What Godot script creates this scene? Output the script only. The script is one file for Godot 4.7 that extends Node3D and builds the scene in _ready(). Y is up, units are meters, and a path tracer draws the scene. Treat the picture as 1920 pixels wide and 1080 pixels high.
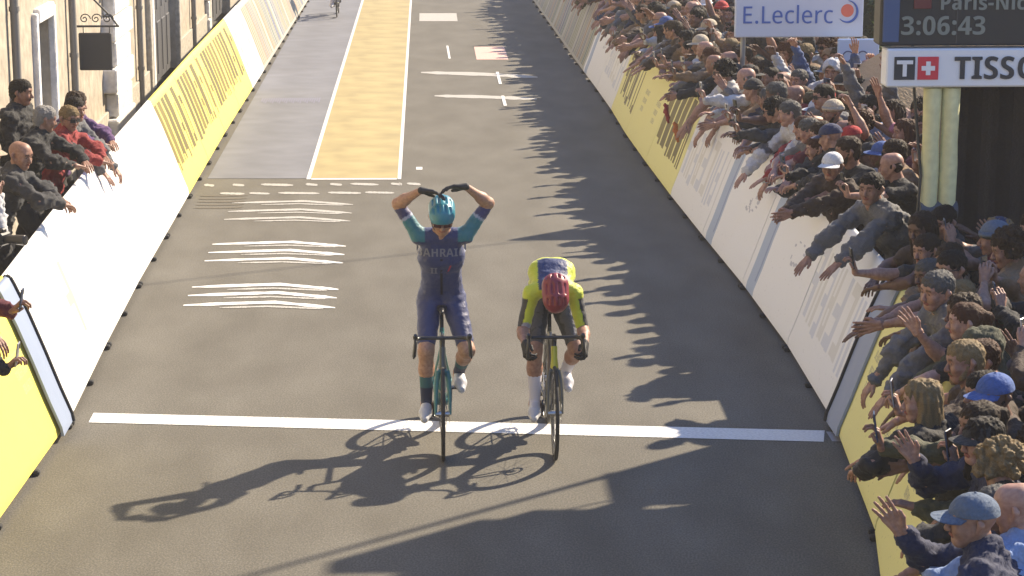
extends Node3D
# Cycling race finish: two riders crossing a white finish line between slanted advertising barriers and a crowd.
# World: x across the road (positive to the sunny side's crowd), y up, the riders come towards +z; metres.

# ---------------------------------------------------------------- geometry helper
class Geo:
	var v := PackedVector3Array()
	var n := PackedVector3Array()
	var c := PackedColorArray()
	var uv := PackedVector2Array()
	var ix := PackedInt32Array()

	func tri(a: Vector3, b: Vector3, d: Vector3, na: Vector3, nb: Vector3, nd: Vector3) -> void:
		var s := v.size()
		v.append(a); v.append(b); v.append(d)
		n.append(na); n.append(nb); n.append(nd)
		for k in 3:
			c.append(Color.WHITE); uv.append(Vector2.ZERO)
		if (b - a).cross(d - a).dot(na + nb + nd) > 0.0:
			ix.append(s); ix.append(s + 2); ix.append(s + 1)
		else:
			ix.append(s); ix.append(s + 1); ix.append(s + 2)

	func quad(a: Vector3, b: Vector3, d: Vector3, e: Vector3, nn: Vector3, uvs: Array = []) -> void:
		var s := v.size()
		for p in [a, b, d, e]:
			v.append(p); n.append(nn); c.append(Color.WHITE)
		for k in 4:
			uv.append(uvs[k] if uvs.size() == 4 else Vector2.ZERO)
		if (b - a).cross(d - a).dot(nn) > 0.0:
			for k in [0, 2, 1, 0, 3, 2]: ix.append(s + k)
		else:
			for k in [0, 1, 2, 0, 2, 3]: ix.append(s + k)

	# chamfered box
	func box(ctr: Vector3, size: Vector3, bev := 0.0, basis := Basis.IDENTITY) -> void:
		var h := size * 0.5
		var b := minf(bev, minf(h.x, minf(h.y, h.z)) * 0.9)
		var ax := [Vector3(1, 0, 0), Vector3(0, 1, 0), Vector3(0, 0, 1)]
		for a in 3:
			var p: Vector3 = ax[a]
			var q: Vector3 = ax[(a + 1) % 3]
			var r: Vector3 = ax[(a + 2) % 3]
			for s in [-1.0, 1.0]:
				var f: Vector3 = p * h[a] * s
				var qq: Vector3 = q * (h[(a + 1) % 3] - b)
				var rr: Vector3 = r * (h[(a + 2) % 3] - b)
				quad(ctr + basis * (f - qq - rr), ctr + basis * (f + qq - rr), ctr + basis * (f + qq + rr), ctr + basis * (f - qq + rr), basis * (p * s), [Vector2(0, 1), Vector2(1, 1), Vector2(1, 0), Vector2(0, 0)])
				if b > 0.0:
					for t in [-1.0, 1.0]:
						# edge between face a(s) and face a+1(t)
						var e1: Vector3 = p * h[a] * s + q * (h[(a + 1) % 3] - b) * t
						var e2: Vector3 = p * (h[a] - b) * s + q * h[(a + 1) % 3] * t
						quad(ctr + basis * (e1 - rr), ctr + basis * (e2 - rr), ctr + basis * (e2 + rr), ctr + basis * (e1 + rr), basis * (p * s + q * t).normalized())
		if b > 0.0:
			for sx in [-1.0, 1.0]:
				for sy in [-1.0, 1.0]:
					for sz in [-1.0, 1.0]:
						var nn: Vector3 = basis * Vector3(sx, sy, sz).normalized()
						tri(ctr + basis * Vector3(h.x * sx, (h.y - b) * sy, (h.z - b) * sz), ctr + basis * Vector3((h.x - b) * sx, h.y * sy, (h.z - b) * sz), ctr + basis * Vector3((h.x - b) * sx, (h.y - b) * sy, h.z * sz), nn, nn, nn)

	# swept tube through points with radii, closed ends; squash = width factor along side axis
	func tube(pts: Array, rad: Array, sides := 10, squash := 1.0) -> void:
		var m := pts.size()
		var prev := Vector3.ZERO
		var s := v.size()
		var up := Vector3.UP
		for i in m:
			var d: Vector3 = (pts[mini(i + 1, m - 1)] - pts[maxi(i - 1, 0)]).normalized()
			if i == 0:
				prev = d.cross(Vector3.RIGHT if absf(d.x) < 0.8 else Vector3.UP).normalized()
			var sd := (prev - d * prev.dot(d)).normalized()
			prev = sd
			up = d.cross(sd)
			for k in sides:
				var a := TAU * k / sides
				var nn := sd * cos(a) + up * sin(a)
				v.append(pts[i] + (sd * cos(a) * squash + up * sin(a)) * rad[i]); n.append(nn); c.append(Color.WHITE); uv.append(Vector2(float(k) / sides, float(i) / maxf(1, m - 1)))
		for i in m - 1:
			for k in sides:
				var a := s + i * sides + k
				var b := s + i * sides + (k + 1) % sides
				_q(a, b, b + sides, a + sides)
		for e in [0, m - 1]:
			var d: Vector3 = (pts[0] - pts[1]).normalized() if e == 0 else (pts[m - 1] - pts[m - 2]).normalized()
			for k in range(1, sides - 1):
				tri(v[s + e * sides], v[s + e * sides + k], v[s + e * sides + k + 1], d, d, d)

	func _q(a: int, b: int, d: int, e: int) -> void:
		var nn := n[a] + n[d]
		if (v[b] - v[a]).cross(v[d] - v[a]).dot(nn) > 0.0:
			for k in [a, d, b, a, e, d]: ix.append(k)
		else:
			for k in [a, b, d, a, d, e]: ix.append(k)

	# lathe round an axis: profile = [[r, h], ...]
	func lathe(prof: Array, xf: Transform3D, sides := 24, closed := false, amin := 0.0, amax := TAU) -> void:
		var m := prof.size()
		var s := v.size()
		var full := amax - amin >= TAU - 0.001
		var cols := sides if full else sides + 1
		for i in m:
			var p0: Array = prof[(i - 1 + m) % m if closed else maxi(i - 1, 0)]
			var p1: Array = prof[(i + 1) % m if closed else mini(i + 1, m - 1)]
			var t := Vector2(p1[0] - p0[0], p1[1] - p0[1])
			var pn := Vector2(t.y, -t.x).normalized()
			for k in cols:
				var a := amin + (amax - amin) * k / sides
				var dir := Vector3(cos(a), 0, sin(a))
				v.append(xf * (dir * prof[i][0] + Vector3(0, prof[i][1], 0)))
				n.append((xf.basis * (dir * pn.x + Vector3(0, pn.y, 0))).normalized())
				c.append(Color.WHITE); uv.append(Vector2(float(k) / sides, float(i) / maxf(1, m - 1)))
		for i in (m if closed else m - 1):
			for k in (sides if full else sides):
				var a := s + i * cols + k
				var b := s + i * cols + (k + 1) % cols
				var j := s + ((i + 1) % m) * cols
				_q(a, b, j + (k + 1) % cols, j + k)

	func add(o: Geo, xf := Transform3D.IDENTITY, col := Color.WHITE, use_col := false) -> void:
		var s := v.size()
		var flip := xf.basis.determinant() < 0.0
		for k in o.v.size():
			v.append(xf * o.v[k]); n.append((xf.basis * o.n[k]).normalized()); c.append(col if use_col else o.c[k]); uv.append(o.uv[k])
		for k in range(0, o.ix.size(), 3):
			ix.append(s + o.ix[k])
			ix.append(s + o.ix[k + (2 if flip else 1)])
			ix.append(s + o.ix[k + (1 if flip else 2)])

	func paint(col: Color) -> void:
		for k in c.size(): c[k] = col

	func mesh() -> ArrayMesh:
		var arr := []
		arr.resize(Mesh.ARRAY_MAX)
		arr[Mesh.ARRAY_VERTEX] = v; arr[Mesh.ARRAY_NORMAL] = n; arr[Mesh.ARRAY_COLOR] = c; arr[Mesh.ARRAY_TEX_UV] = uv; arr[Mesh.ARRAY_INDEX] = ix
		var am := ArrayMesh.new()
		am.add_surface_from_arrays(Mesh.PRIMITIVE_TRIANGLES, arr)
		return am


# ---------------------------------------------------------------- blended limbs -> one skin (surface nets)
const CORNER := [[0, 0, 0], [1, 0, 0], [0, 1, 0], [1, 1, 0], [0, 0, 1], [1, 0, 1], [0, 1, 1], [1, 1, 1]]
const EDGES := [[0, 1], [2, 3], [4, 5], [6, 7], [0, 2], [1, 3], [4, 6], [5, 7], [0, 4], [1, 5], [2, 6], [3, 7]]

func pr(P: PackedFloat32Array, a: Vector3, ra: float, b: Vector3, rb: float, s := 1.0) -> void:
	P.append_array(PackedFloat32Array([a.x, a.y, a.z, ra, b.x, b.y, b.z, rb, s]))

func field_at(P: PackedFloat32Array, k: float, p: Vector3) -> float:
	var v := 1.0
	for o in range(0, P.size(), 9):
		var a := Vector3(P[o], P[o + 1], P[o + 2])
		var ab := Vector3(P[o + 4], P[o + 5], P[o + 6]) - a
		var t := clampf((p - a).dot(ab) / maxf(ab.length_squared(), 1e-9), 0.0, 1.0)
		var d := (p - a - ab * t).length() - lerpf(P[o + 3], P[o + 7], t)
		if P[o + 8] > 0.0:
			var h := k - absf(v - d)
			v = minf(v, d) - (h * h / (4.0 * k) if h > 0.0 else 0.0)
		else:
			v = maxf(v, -d)
	return v

func field(P: PackedFloat32Array, cell: float, k: float) -> Geo:
	var lo := Vector3(1e9, 1e9, 1e9)
	var hi := -lo
	for o in range(0, P.size(), 9):
		if P[o + 8] < 0.0: continue
		var r := maxf(P[o + 3], P[o + 7])
		var a := Vector3(P[o], P[o + 1], P[o + 2])
		var b := Vector3(P[o + 4], P[o + 5], P[o + 6])
		lo = lo.min(a.min(b) - Vector3.ONE * r)
		hi = hi.max(a.max(b) + Vector3.ONE * r)
	lo -= Vector3.ONE * (cell * 3.0 + k * 0.3)
	hi += Vector3.ONE * (cell * 3.0 + k * 0.3)
	var nx := int((hi.x - lo.x) / cell) + 2
	var ny := int((hi.y - lo.y) / cell) + 2
	var nz := int((hi.z - lo.z) / cell) + 2
	var vals := PackedFloat32Array()
	vals.resize(nx * ny * nz)
	vals.fill(1.0)
	var k4 := 1.0 / (4.0 * k)
	for o in range(0, P.size(), 9):
		var ax := P[o]; var ay := P[o + 1]; var az := P[o + 2]; var ra := P[o + 3]
		var bx := P[o + 4] - ax; var by := P[o + 5] - ay; var bz := P[o + 6] - az
		var rd := P[o + 7] - ra
		var sg := P[o + 8]
		var il := 1.0 / maxf(bx * bx + by * by + bz * bz, 1e-9)
		var m := maxf(ra, ra + rd) + k + cell * 2.5
		var x0 := maxi(0, int((minf(ax, ax + bx) - m - lo.x) / cell)); var x1 := mini(nx - 1, int((maxf(ax, ax + bx) + m - lo.x) / cell) + 1)
		var y0 := maxi(0, int((minf(ay, ay + by) - m - lo.y) / cell)); var y1 := mini(ny - 1, int((maxf(ay, ay + by) + m - lo.y) / cell) + 1)
		var z0 := maxi(0, int((minf(az, az + bz) - m - lo.z) / cell)); var z1 := mini(nz - 1, int((maxf(az, az + bz) + m - lo.z) / cell) + 1)
		for z in range(z0, z1 + 1):
			var pz := lo.z + z * cell - az
			for y in range(y0, y1 + 1):
				var py := lo.y + y * cell - ay
				var i := (z * ny + y) * nx + x0
				var dyz := py * by + pz * bz
				for x in range(x0, x1 + 1):
					var px := lo.x + x * cell - ax
					var t := clampf((px * bx + dyz) * il, 0.0, 1.0)
					var qx := px - bx * t
					var qy := py - by * t
					var qz := pz - bz * t
					var d := sqrt(qx * qx + qy * qy + qz * qz) - ra - rd * t
					var v := vals[i]
					if sg > 0.0:
						var h := k - absf(v - d)
						if d < v: v = d
						if h > 0.0: v -= h * h * k4
						vals[i] = v
					elif -d > v:
						vals[i] = -d
					i += 1
	var g := Geo.new()
	var cv := PackedInt32Array()
	cv.resize(nx * ny * nz)
	cv.fill(-1)
	var off := PackedInt32Array()
	for q in CORNER: off.append((q[2] * ny + q[1]) * nx + q[0])
	var lim := cell * 2.4
	var act := PackedInt32Array()
	for z in nz - 1:
		for y in ny - 1:
			var i := (z * ny + y) * nx
			for x in nx - 1:
				var v0 := vals[i]
				if v0 < lim and v0 > -lim:
					var mask := 0
					for q in 8:
						if vals[i + off[q]] < 0.0: mask |= 1 << q
					if mask != 0 and mask != 255:
						var sum := Vector3.ZERO
						var cnt := 0
						for e in EDGES:
							var va := vals[i + off[e[0]]]
							var vb := vals[i + off[e[1]]]
							if (va < 0.0) != (vb < 0.0):
								var t := va / (va - vb)
								var c0: Array = CORNER[e[0]]
								var c1: Array = CORNER[e[1]]
								sum += Vector3(c0[0] + (c1[0] - c0[0]) * t, c0[1] + (c1[1] - c0[1]) * t, c0[2] + (c1[2] - c0[2]) * t)
								cnt += 1
						cv[i] = g.v.size()
						act.append(i)
						g.v.append(lo + (Vector3(x, y, z) + sum / cnt) * cell)
				i += 1
	var sx := 1
	var sy := nx
	var sz := nx * ny
	for i in act:
		var neg := vals[i] < 0.0
		var st := [[sx, sy, sz], [sy, sz, sx], [sz, sx, sy]]
		for q in st:
			if (vals[i + q[0]] < 0.0) != neg:
				var a := cv[i]; var b: int = cv[i - q[1]]; var d: int = cv[i - q[1] - q[2]]; var e: int = cv[i - q[2]]
				if b < 0 or d < 0 or e < 0: continue
				if neg:
					g.ix.append_array(PackedInt32Array([a, d, b, a, e, d]))
				else:
					g.ix.append_array(PackedInt32Array([a, b, d, a, d, e]))
	g.n.resize(g.v.size())
	g.c.resize(g.v.size()); g.c.fill(Color.WHITE)
	g.uv.resize(g.v.size())
	renormal(g)
	return g

func renormal(g: Geo) -> void:
	g.n.fill(Vector3.ZERO)
	for k in range(0, g.ix.size(), 3):
		var a := g.ix[k]; var b := g.ix[k + 1]; var d := g.ix[k + 2]
		var f := (g.v[d] - g.v[a]).cross(g.v[b] - g.v[a])
		g.n[a] += f; g.n[b] += f; g.n[d] += f
	for k in g.n.size(): g.n[k] = g.n[k].normalized()

func rough(g: Geo, amp: float, freq: float, stretch := Vector3.ONE, sd := 1) -> Geo:
	var fn := FastNoiseLite.new()
	fn.seed = sd; fn.frequency = freq; fn.noise_type = FastNoiseLite.TYPE_SIMPLEX; fn.fractal_octaves = 3
	for k in g.v.size():
		g.v[k] += g.n[k] * fn.get_noise_3dv(g.v[k] * stretch) * amp
	renormal(g)
	return g

# ---------------------------------------------------------------- nodes
var used := {}
func numbered(called: String) -> String:
	if not used.has(called):
		used[called] = 0
		return called
	used[called] += 1
	return "%s_%03d" % [called, used[called]]

func thing(called: String, label: String, category: String, at := Vector3.ZERO, turn := 0.0, group := "") -> Node3D:
	var o := Node3D.new()
	o.name = numbered(called)
	add_child(o)
	o.position = at; o.rotation.y = turn
	o.set_meta("label", label); o.set_meta("category", category)
	if group: o.set_meta("group", group)
	return o

func part(called: String, m: Mesh, mat: Material, parent: Node3D, xf := Transform3D.IDENTITY) -> MeshInstance3D:
	var o := MeshInstance3D.new()
	o.name = called
	o.mesh = m
	o.transform = xf
	o.material_override = mat
	parent.add_child(o, true)
	return o

func whole(called: String, g: Geo, mat: Material, label: String, category: String, at := Vector3.ZERO, turn := 0.0, group := "") -> MeshInstance3D:
	var o := MeshInstance3D.new()
	o.name = numbered(called)
	o.mesh = g.mesh(); o.material_override = mat
	add_child(o)
	o.position = at; o.rotation.y = turn
	o.set_meta("label", label); o.set_meta("category", category)
	if group: o.set_meta("group", group)
	return o

func ground_piece(called: String, g: Geo, mat: Material, parent: Node3D = null) -> MeshInstance3D:
	var o := MeshInstance3D.new()
	o.name = numbered(called) if parent == null else called
	o.mesh = g.mesh(); o.material_override = mat
	if parent == null:
		add_child(o)
		o.set_meta("kind", "structure")
	else:
		parent.add_child(o, true)
	return o

# ---------------------------------------------------------------- materials
func lin(r: float, g: float, b: float) -> Color:
	return Color(r, g, b).linear_to_srgb()

var noise_cache := {}
func noise_tex(freq: float, c0: Color, c1: Color, normal := false, size := 256, sd := 3, oct := 4, bump := 6.0) -> NoiseTexture2D:
	var key := "%f %s %s %s %d %d %d" % [freq, c0, c1, normal, size, sd, oct]
	if noise_cache.has(key): return noise_cache[key]
	var t := NoiseTexture2D.new()
	var fn := FastNoiseLite.new()
	fn.seed = sd; fn.frequency = freq; fn.fractal_octaves = oct; fn.noise_type = FastNoiseLite.TYPE_SIMPLEX_SMOOTH
	t.noise = fn; t.width = size; t.height = size; t.seamless = true
	t.as_normal_map = normal; t.bump_strength = bump
	if not normal:
		var gr := Gradient.new()
		gr.set_color(0, c0); gr.set_color(1, c1)
		t.color_ramp = gr
	noise_cache[key] = t
	return t

func mat(col: Color, rough_ := 0.8, metal := 0.0) -> StandardMaterial3D:
	var m := StandardMaterial3D.new()
	m.albedo_color = col; m.roughness = rough_; m.metallic = metal
	return m

func grained(col: Color, rough_: float, freq: float, scale: float, lowv := 0.75, nrm := 0.5) -> StandardMaterial3D:
	var m := mat(col, rough_)
	m.albedo_texture = noise_tex(freq, Color(lowv, lowv, lowv), Color.WHITE)
	m.uv1_triplanar = true; m.uv1_world_triplanar = true
	m.uv1_scale = Vector3.ONE * scale
	if nrm > 0.0:
		m.normal_enabled = true; m.normal_scale = nrm
		m.normal_texture = noise_tex(freq, Color.BLACK, Color.WHITE, true)
	return m

func cloth(col: Color, rim := 0.3) -> StandardMaterial3D:
	var m := mat(col, 0.85)
	m.albedo_texture = noise_tex(0.06, Color(0.8, 0.8, 0.8), Color.WHITE, false, 256, 9)
	m.uv1_triplanar = true
	m.uv1_scale = Vector3.ONE * 3.0
	m.normal_enabled = true; m.normal_scale = 0.8
	m.normal_texture = noise_tex(0.018, Color.BLACK, Color.WHITE, true, 512, 55, 5, 14.0)
	m.rim_enabled = rim > 0.0; m.rim = rim; m.rim_tint = 0.6
	return m

# ---------------------------------------------------------------- human bodies
func ik(a: Vector3, t: Vector3, l1: float, l2: float, pole: Vector3) -> Array:
	var d := t - a
	var L := clampf(d.length(), 0.05, (l1 + l2) * 0.995)
	var dir := d.normalized()
	var x := (l1 * l1 - l2 * l2 + L * L) / (2.0 * L)
	var hgt := sqrt(maxf(l1 * l1 - x * x, 0.0))
	var pv := (pole - dir * pole.dot(dir)).normalized()
	return [a + dir * x + pv * hgt, a + dir * L]

func torso_prims(P: PackedFloat32Array, J: Dictionary, inf: float, b := 1.0) -> void:
	var sd: Vector3 = (J.sh[1] - J.sh[0]).normalized()
	pr(P, J.mid, 0.104 * b + inf, J.chest, 0.112 * b + inf)
	pr(P, J.chest, 0.112 * b + inf, J.neck, 0.062 * b + inf)
	for s in [-1.0, 1.0]:
		pr(P, J.hip + sd * 0.07 * s * b, 0.108 * b + inf, J.mid + sd * 0.05 * s * b, 0.098 * b + inf)
		pr(P, J.mid + sd * 0.05 * s * b, 0.098 * b + inf, J.chest + sd * 0.07 * s * b, 0.105 * b + inf)
		pr(P, J.chest + sd * 0.07 * s * b, 0.105 * b + inf, J.neck.lerp(J.sh[0 if s < 0 else 1], 0.45) - (J.neck - J.chest) * 0.12, 0.07 * b + inf)
		pr(P, J.neck, 0.05 + inf, J.sh[0 if s < 0 else 1], 0.056 * b + inf)
func arm_prims(P: PackedFloat32Array, J: Dictionary, i: int, inf: float, upto := 2.0, b := 1.0) -> void:
	var u := clampf(upto, 0.0, 1.0)
	pr(P, J.sh[i], 0.054 * b + inf, J.sh[i].lerp(J.el[i], u), lerpf(0.054, 0.041, u) * b + inf)
	if upto > 1.0:
		var f := upto - 1.0
		var m: Vector3 = J.el[i].lerp(J.wr[i], 0.3)
		pr(P, J.el[i], 0.04 * b + inf, m, 0.042 * b + inf)
		if f > 0.3: pr(P, m, 0.042 * b + inf, J.el[i].lerp(J.wr[i], f), lerpf(0.042, 0.027, f) * b + inf)
func leg_prims(P: PackedFloat32Array, J: Dictionary, i: int, inf: float, upto := 2.0, b := 1.0) -> void:
	var u := clampf(upto, 0.0, 1.0)
	pr(P, J.hp[i], 0.092 * b + inf, J.hp[i].lerp(J.kn[i], u), lerpf(0.092, 0.056, u) * b + inf)
	if upto > 1.0:
		var f := upto - 1.0
		var back: Vector3 = -(J.toe[i] - J.an[i]).normalized()
		var m: Vector3 = J.kn[i].lerp(J.an[i], 0.35) + back * 0.015
		pr(P, J.kn[i], 0.055 * b + inf, m, 0.054 * b + inf)
		if f > 0.35: pr(P, m, 0.054 * b + inf, J.kn[i].lerp(J.an[i], f), lerpf(0.054, 0.036, f) * b + inf)
func neck_prim(P: PackedFloat32Array, J: Dictionary) -> void:
	pr(P, J.neck, 0.058, J.head * Vector3(0, -0.04, -0.02), 0.055)
func foot_prims(P: PackedFloat32Array, J: Dictionary, i: int, inf: float) -> void:
	var an: Vector3 = J.an[i]
	var d: Vector3 = (J.toe[i] - an)
	var dn: Vector3 = Vector3(d.x, 0, d.z).normalized()
	pr(P, an, 0.038 + inf, an + Vector3(0, -0.035, 0) - dn * 0.03, 0.032 + inf)
	pr(P, an + Vector3(0, -0.03, 0) - dn * 0.03, 0.034 + inf, J.toe[i] - d.normalized() * 0.06, 0.036 + inf)
	pr(P, J.toe[i] - d.normalized() * 0.06, 0.036 + inf, J.toe[i], 0.024 + inf)

var HEAD: Geo
var HANDS := {}
func make_head() -> Geo:
	var P := PackedFloat32Array()
	pr(P, Vector3(0, 0.032, -0.028), 0.076, Vector3(0, 0.035, 0.018), 0.073)
	pr(P, Vector3(0, -0.005, 0.03), 0.062, Vector3(0, -0.082, 0.05), 0.034)
	for s in [-1.0, 1.0]:
		pr(P, Vector3(0.056 * s, -0.03, -0.002), 0.02, Vector3(0.02 * s, -0.09, 0.05), 0.022)
		pr(P, Vector3(0.038 * s, -0.028, 0.058), 0.028, Vector3(0.034 * s, -0.034, 0.058), 0.028)
	pr(P, Vector3(-0.036, 0.024, 0.07), 0.018, Vector3(0.036, 0.024, 0.07), 0.018)
	pr(P, Vector3(0, -0.05, -0.02), 0.055, Vector3(0, -0.13, -0.03), 0.055)
	for s in [-1.0, 1.0]:
		pr(P, Vector3(0.032 * s, 0.001, 0.099), 0.02, Vector3(0.03 * s, 0.001, 0.099), 0.02, -1.0)
	var g := field(P, 0.0065, 0.022)
	P = PackedFloat32Array()
	pr(P, Vector3(0, 0.004, 0.085), 0.009, Vector3(0, -0.034, 0.104), 0.014)
	pr(P, Vector3(-0.012, -0.037, 0.093), 0.009, Vector3(0.012, -0.037, 0.093), 0.009)
	var g2 := field(P, 0.0045, 0.008)
	g.add(g2)
	for s in [-1.0, 1.0]:
		P = PackedFloat32Array()
		pr(P, Vector3(0.077 * s, 0.018, -0.016), 0.012, Vector3(0.083 * s, 0.002, -0.022), 0.014)
		pr(P, Vector3(0.083 * s, 0.002, -0.022), 0.014, Vector3(0.076 * s, -0.03, -0.008), 0.009)
		g.add(field(P, 0.005, 0.01))
	# eyeballs and lips
	for s in [-1.0, 1.0]:
		P = PackedFloat32Array()
		pr(P, Vector3(0.032 * s, 0.0, 0.075), 0.0125, Vector3(0.032 * s, 0.0, 0.0751), 0.0125)
		var e := field(P, 0.004, 0.004)
		for k in e.v.size():
			e.c[k] = Color(0.12, 0.1, 0.1) if Vector2(e.v[k].x - 0.032 * s, e.v[k].y).length() < 0.0065 else Color(1.3, 1.6, 1.9)
		g.add(e)
	P = PackedFloat32Array()
	pr(P, Vector3(-0.019, -0.061, 0.079), 0.007, Vector3(0, -0.058, 0.087), 0.008)
	pr(P, Vector3(0.019, -0.061, 0.079), 0.007, Vector3(0, -0.058, 0.087), 0.008)
	pr(P, Vector3(-0.014, -0.069, 0.079), 0.007, Vector3(0.014, -0.069, 0.079), 0.007)
	var l := field(P, 0.004, 0.004)
	l.paint(Color(0.85, 0.5, 0.48))
	g.add(l)
	for k in g.v.size():    # eyebrows: hair colour
		var p := g.v[k]
		if p.z > 0.06 and p.y > 0.018 and p.y < 0.03 and absf(p.x) > 0.012 and absf(p.x) < 0.05: g.c[k] = Color(0.3, 0.28, 0.28)
	return g

func make_hand(curl: float, spread: float) -> Geo:
	var P := PackedFloat32Array()
	var w := Vector3(0, 0, 0)
	pr(P, Vector3(-0.012, -0.01, 0), 0.024, Vector3(-0.014, 0.03, 0), 0.018)
	pr(P, Vector3(0.012, -0.01, 0), 0.024, Vector3(0.014, 0.03, 0), 0.018)
	var xs := [0.033, 0.011, -0.011, -0.032]
	var ln := [0.072, 0.08, 0.074, 0.058]
	for f in 4:
		var kx: float = xs[f]
		var k := Vector3(kx, 0.088 - absf(kx - 0.01) * 0.25, 0)
		pr(P, Vector3(kx * 0.6, 0.02, 0), 0.015, k, 0.0115)
		var a := curl * 0.7
		var p := k
		var segs := [0.45, 0.32, 0.25]
		for s in 3:
			var L: float = ln[f] * segs[s] * 1.15
			var d := Vector3(sin(spread * kx * 8.0), cos(a), sin(a)).normalized()
			var q := p + d * L
			pr(P, p, 0.0089 - s * 0.0008, q, 0.0082 - s * 0.0008)
			p = q
			a += curl * 0.85
	var tp := Vector3(0.024, 0.018, 0.006)
	var t1 := Vector3(0.05, 0.05, 0.014 + curl * 0.008)
	var t2 := Vector3(0.058 - curl * 0.012, 0.08, 0.018 + curl * 0.014)
	pr(P, tp, 0.016, t1, 0.012)
	pr(P, t1, 0.0115, t2, 0.0095)
	return field(P, 0.0044, 0.0045)

func hand_xf(J: Dictionary, i: int, palm: Vector3, dir := Vector3.ZERO) -> Transform3D:
	var d: Vector3 = (J.wr[i] - J.el[i]).normalized() if dir == Vector3.ZERO else dir.normalized()
	var z := (palm - d * palm.dot(d)).normalized()
	var x := d.cross(z)
	return Transform3D(Basis(x if i == 0 else -x, d, z), J.wr[i] + d * 0.012)

# crowd poses; the person faces +z
func crowd_joints(p: Dictionary) -> Dictionary:
	var lean: float = deg_to_rad(p.lean)
	var sp := Vector3(0, cos(lean), sin(lean))
	var hip := Vector3(0, 0.93, -0.06 - 0.22 * sin(lean))
	var J := {"hip": hip}
	J.mid = hip + Vector3(0, cos(lean * 0.6), sin(lean * 0.6)) * 0.19
	J.chest = J.mid + sp * 0.19
	J.neck = J.chest + sp.lerp(Vector3(0, 1, 0.1), 0.15).normalized() * 0.17
	J.sh = [J.neck + Vector3(-0.185, -0.03, 0.0), J.neck + Vector3(0.185, -0.03, 0.0)]
	J.wr = []; J.el = []
	for i in 2:
		var r := ik(J.sh[i], p.wr[i], 0.29, 0.265, p.pole[i])
		J.el.append(r[0]); J.wr.append(r[1])
	J.hp = [hip + Vector3(-0.09, -0.03, 0), hip + Vector3(0.09, -0.03, 0)]
	J.an = [Vector3(-0.12, 0.09, -0.05), Vector3(0.12, 0.09, -0.02)]
	J.toe = [Vector3(-0.15, 0.035, 0.14), Vector3(0.15, 0.035, 0.17)]
	J.kn = []
	for i in 2: J.kn.append(ik(J.hp[i], J.an[i], 0.43, 0.43, Vector3(0, 0, 1))[0])
	var hb := Basis.from_euler(Vector3(deg_to_rad(p.pitch) + lean * 0.35, deg_to_rad(p.yaw), deg_to_rad(p.get("roll", 0.0))))
	J.head = Transform3D(hb, J.neck + sp.lerp(Vector3(0, 1, 0.15), 0.5).normalized() * 0.12 + hb * Vector3(0, 0.055, 0.03))
	return J

func mirrored(g: Geo) -> Geo:
	var o := Geo.new()
	o.add(g, Transform3D(Basis.from_scale(Vector3(-1, 1, 1)), Vector3.ZERO))
	return o

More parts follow.
